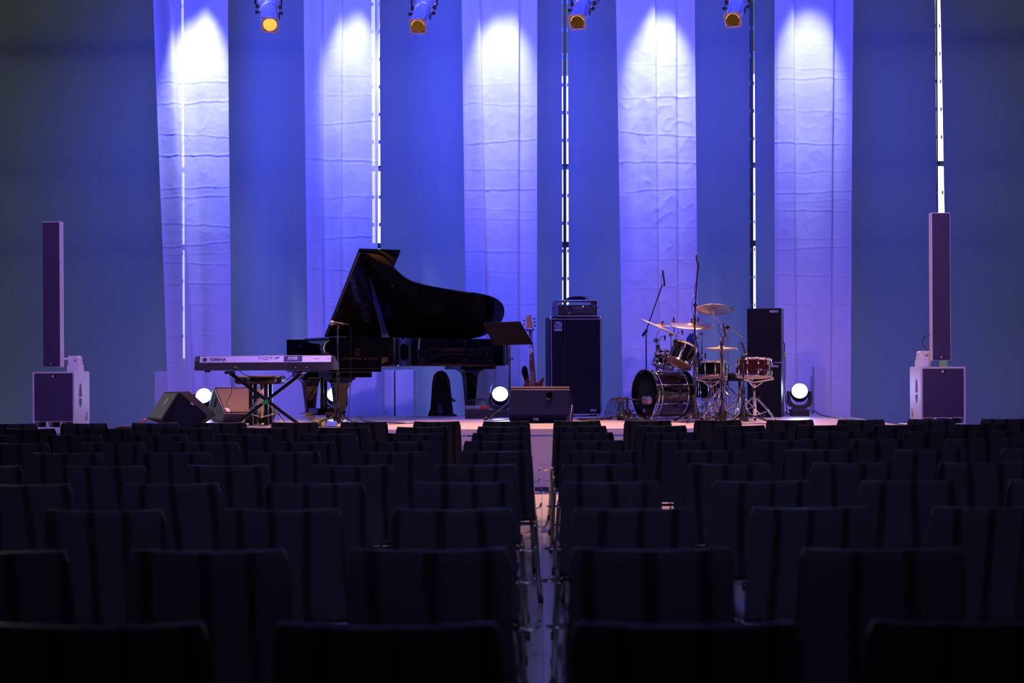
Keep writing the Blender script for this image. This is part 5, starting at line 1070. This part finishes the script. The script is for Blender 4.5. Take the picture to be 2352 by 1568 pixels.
pb_ = S(762, 14.85); o = obj('light_blue_bag', MB().hull([pb_+Vector(v) for v in [(-.06, -.05, .004), (.06, -.05, .004), (.055, .05, .004), (-.055, .05, .004), (-.05, -.04, .055), (.055, -.03, .065), (.05, .04, .05), (-.04, .03, .045)]]), bluecloth, loc=pb_, bevel=.01); tag(o, 'light blue bag at the foot of the piano microphone stand', 'bag')
ps = S(714, 14.9); pu = thing('power_strip', 'black power strip with a small red light below the keyboard', 'power strip', ps); obj('housing', MB().box(ps+UP*.022, (.22, .06, .044)), blk, pu, bevel=.004); obj('indicator', MB().sph(ps+Vector((.02, -.032, .03)), .007, 5), led_r, pu)
ps = S(735, 15.1); pd_ = thing('sustain_pedal', 'black foot pedal unit beside the pedal lyre of the piano', 'pedal', ps); obj('housing', MB().hull([ps+Vector(v) for v in [(-.07, -.1, .002), (.07, -.1, .002), (.07, .1, .002), (-.07, .1, .002), (-.06, -.03, .06), (.06, -.03, .06), (.06, .1, .09), (-.06, .1, .09)]]), blk, pd_, bevel=.005)

# ------------------------------------------------------------ audience chairs
def build_chair():
    t = thing('hall_chair', '', 'chair', (0, 0, 0))
    def backpt(s, z, off):
        hw = .192+.014*(.80-z)/.36
        k = max(0, (z-.775)/.025); hw -= .010*k*k
        x = s*hw; f = (z-.44)/.36
        return (x, -.205-.055*f+.022*(s*s)+off, z+(.004*(s*s)))
    m_ = MB(); NX, NZ = 10, 10; vs = []
    for off in (0, .011):
        for k in range(NZ+1):
            z = .425+.375*k/NZ
            for j in range(NX+1): vs.append(backpt(-1+2*j/NX, z, off))
    fs = []; W_ = NX+1; Bk = W_*(NZ+1)
    for k in range(NZ):
        for j in range(NX):
            a = k*W_+j; fs += [(a, a+1, a+W_+1, a+W_), (Bk+a, Bk+a+W_, Bk+a+W_+1, Bk+a+1)]
    for j in range(NX): fs += [(j, Bk+j, Bk+j+1, j+1), (NZ*W_+j, NZ*W_+j+1, Bk+NZ*W_+j+1, Bk+NZ*W_+j)]
    for k in range(NZ): fs += [(k*W_, (k+1)*W_, Bk+(k+1)*W_, Bk+k*W_), (k*W_+NX, Bk+k*W_+NX, Bk+(k+1)*W_+NX, (k+1)*W_+NX)]
    m_.add(vs, fs, True); obj('backrest', m_, veneer, t, bevel=.003)
    m_ = MB(); pts_ = []
    prof = [(-.195, .452), (-.10, .436), (.05, .436), (.15, .440), (.195, .432), (.205, .415)]
    vs = [(x, y, z-dz) for dz in (0, .011) for y, z in prof for x in (-.205, -.1, 0, .1, .205)]
    n = len(prof); fs = []
    for k in range(n-1):
        for j in range(4): a = k*5+j; b_ = n*5; fs += [(a, a+1, a+6, a+5), (b_+a, b_+a+5, b_+a+6, b_+a+1)]
    b_ = n*5
    for j in range(4): fs += [(j, b_+j, b_+j+1, j+1), ((n-1)*5+j, (n-1)*5+j+1, b_+(n-1)*5+j+1, b_+(n-1)*5+j)]
    for k in range(n-1): fs += [(k*5, k*5+5, b_+k*5+5, b_+k*5), (k*5+4, b_+k*5+4, b_+k*5+9, k*5+9)]
    m_.add(vs, fs, True); obj('seat', m_, veneer, t)
    for sx in (-1, 1):
        for (x0_, y0_, x1_, y1_) in ((.20, .16, .222, .20), (.20, -.14, .232, -.24)):
            m_ = MB(); m_.tube([(sx*x0_, y0_, .405), (sx*(x0_+.004), y0_, .39), (sx*x1_, y1_, .02)], .0105, 8); lg = obj('leg', m_, chair_chrome, t)
            obj('foot', MB().tube([(sx*x1_, y1_, .035), (sx*(x1_+.001), y1_, .0)], .014, 8), blk, lg)
        m_ = MB(); m_.tube([(sx*.20, -.14, .40), (sx*.20, .16, .40)], .010, 8); obj('side_rail', m_, chair_chrome, t)
    for y in (-.12, .14): obj('cross_rail', MB().tube([(-.20, y, .405), (.20, y, .405)], .009, 8), chair_chrome, t)
    obj('link_hook', MB().tube(smooth_path([(.205, -.02, .385), (.24, -.02, .375), (.268, -.02, .385), (.272, -.02, .405), (.272, .03, .405), (.262, .03, .385)], 1), .0045, 6), chair_chrome, t)
    obj('link_hook', MB().tube([(-.205, .04, .385), (-.262, .04, .382), (-.275, .01, .385), (-.262, -.02, .385), (-.205, -.02, .385)], .0045, 6), chair_chrome, t)
    return t
chair0 = build_chair(); used = False
ords = ['first', 'second', 'third', 'fourth', 'fifth', 'sixth', 'seventh', 'eighth', 'ninth', 'tenth', 'eleventh']
rowname = ['row nearest the stage', 'second row from the stage', 'third row from the stage', 'fourth row from the stage', 'fifth row from the stage', 'sixth row from the stage', 'seventh row from the stage', 'eighth row from the stage', 'second row from the camera', 'row nearest the camera']
offpx = [0, 0, 3, 4, 22, -4, -10, 6, 0, -10]
offs = [0, 0, .5, .8, 2.2, -.3, -1, .6, -.1, -1.2]
random.seed(21)
pitch = [.572, .585, .575, .575, .568, .573, .572, .563, .552, .522]
for r_ in range(10):
    Yb = 11.50-1.0*r_; ppm = F/Yb; gap = offs[r_]*.012
    kmax = int((1176+150)/ppm/pitch[r_])+1
    for k in range(-kmax-1, kmax+1):
        x = (k+.5)*pitch[r_]+offpx[r_]/ppm
        px = CX+F*((x+YAW*Yb)/Yb)
        if px+.22*ppm < 0 or px-.22*ppm > 2352: continue
        n_ = k if k >= 0 else -k-1
        lab = 'dark chair, %s %s of the aisle gap, %s' % (ords[n_], 'right' if k >= 0 else 'left', rowname[r_])
        loc = (x+random.uniform(-.008, .008), Yb+.235+random.uniform(-.012, .012)+x*.004, 0); rz = random.uniform(-.012, .012)
        scx = (1, 1, 1) if r_ < 8 else (1.045, 1, 1)
        if not used: used = True; chair0.location = loc; chair0.rotation_euler = (0, 0, rz); chair0['label'] = lab; chair0['group'] = 'audience chairs in rows'
        else: dup(chair0, loc, rz, lab).scale = scx
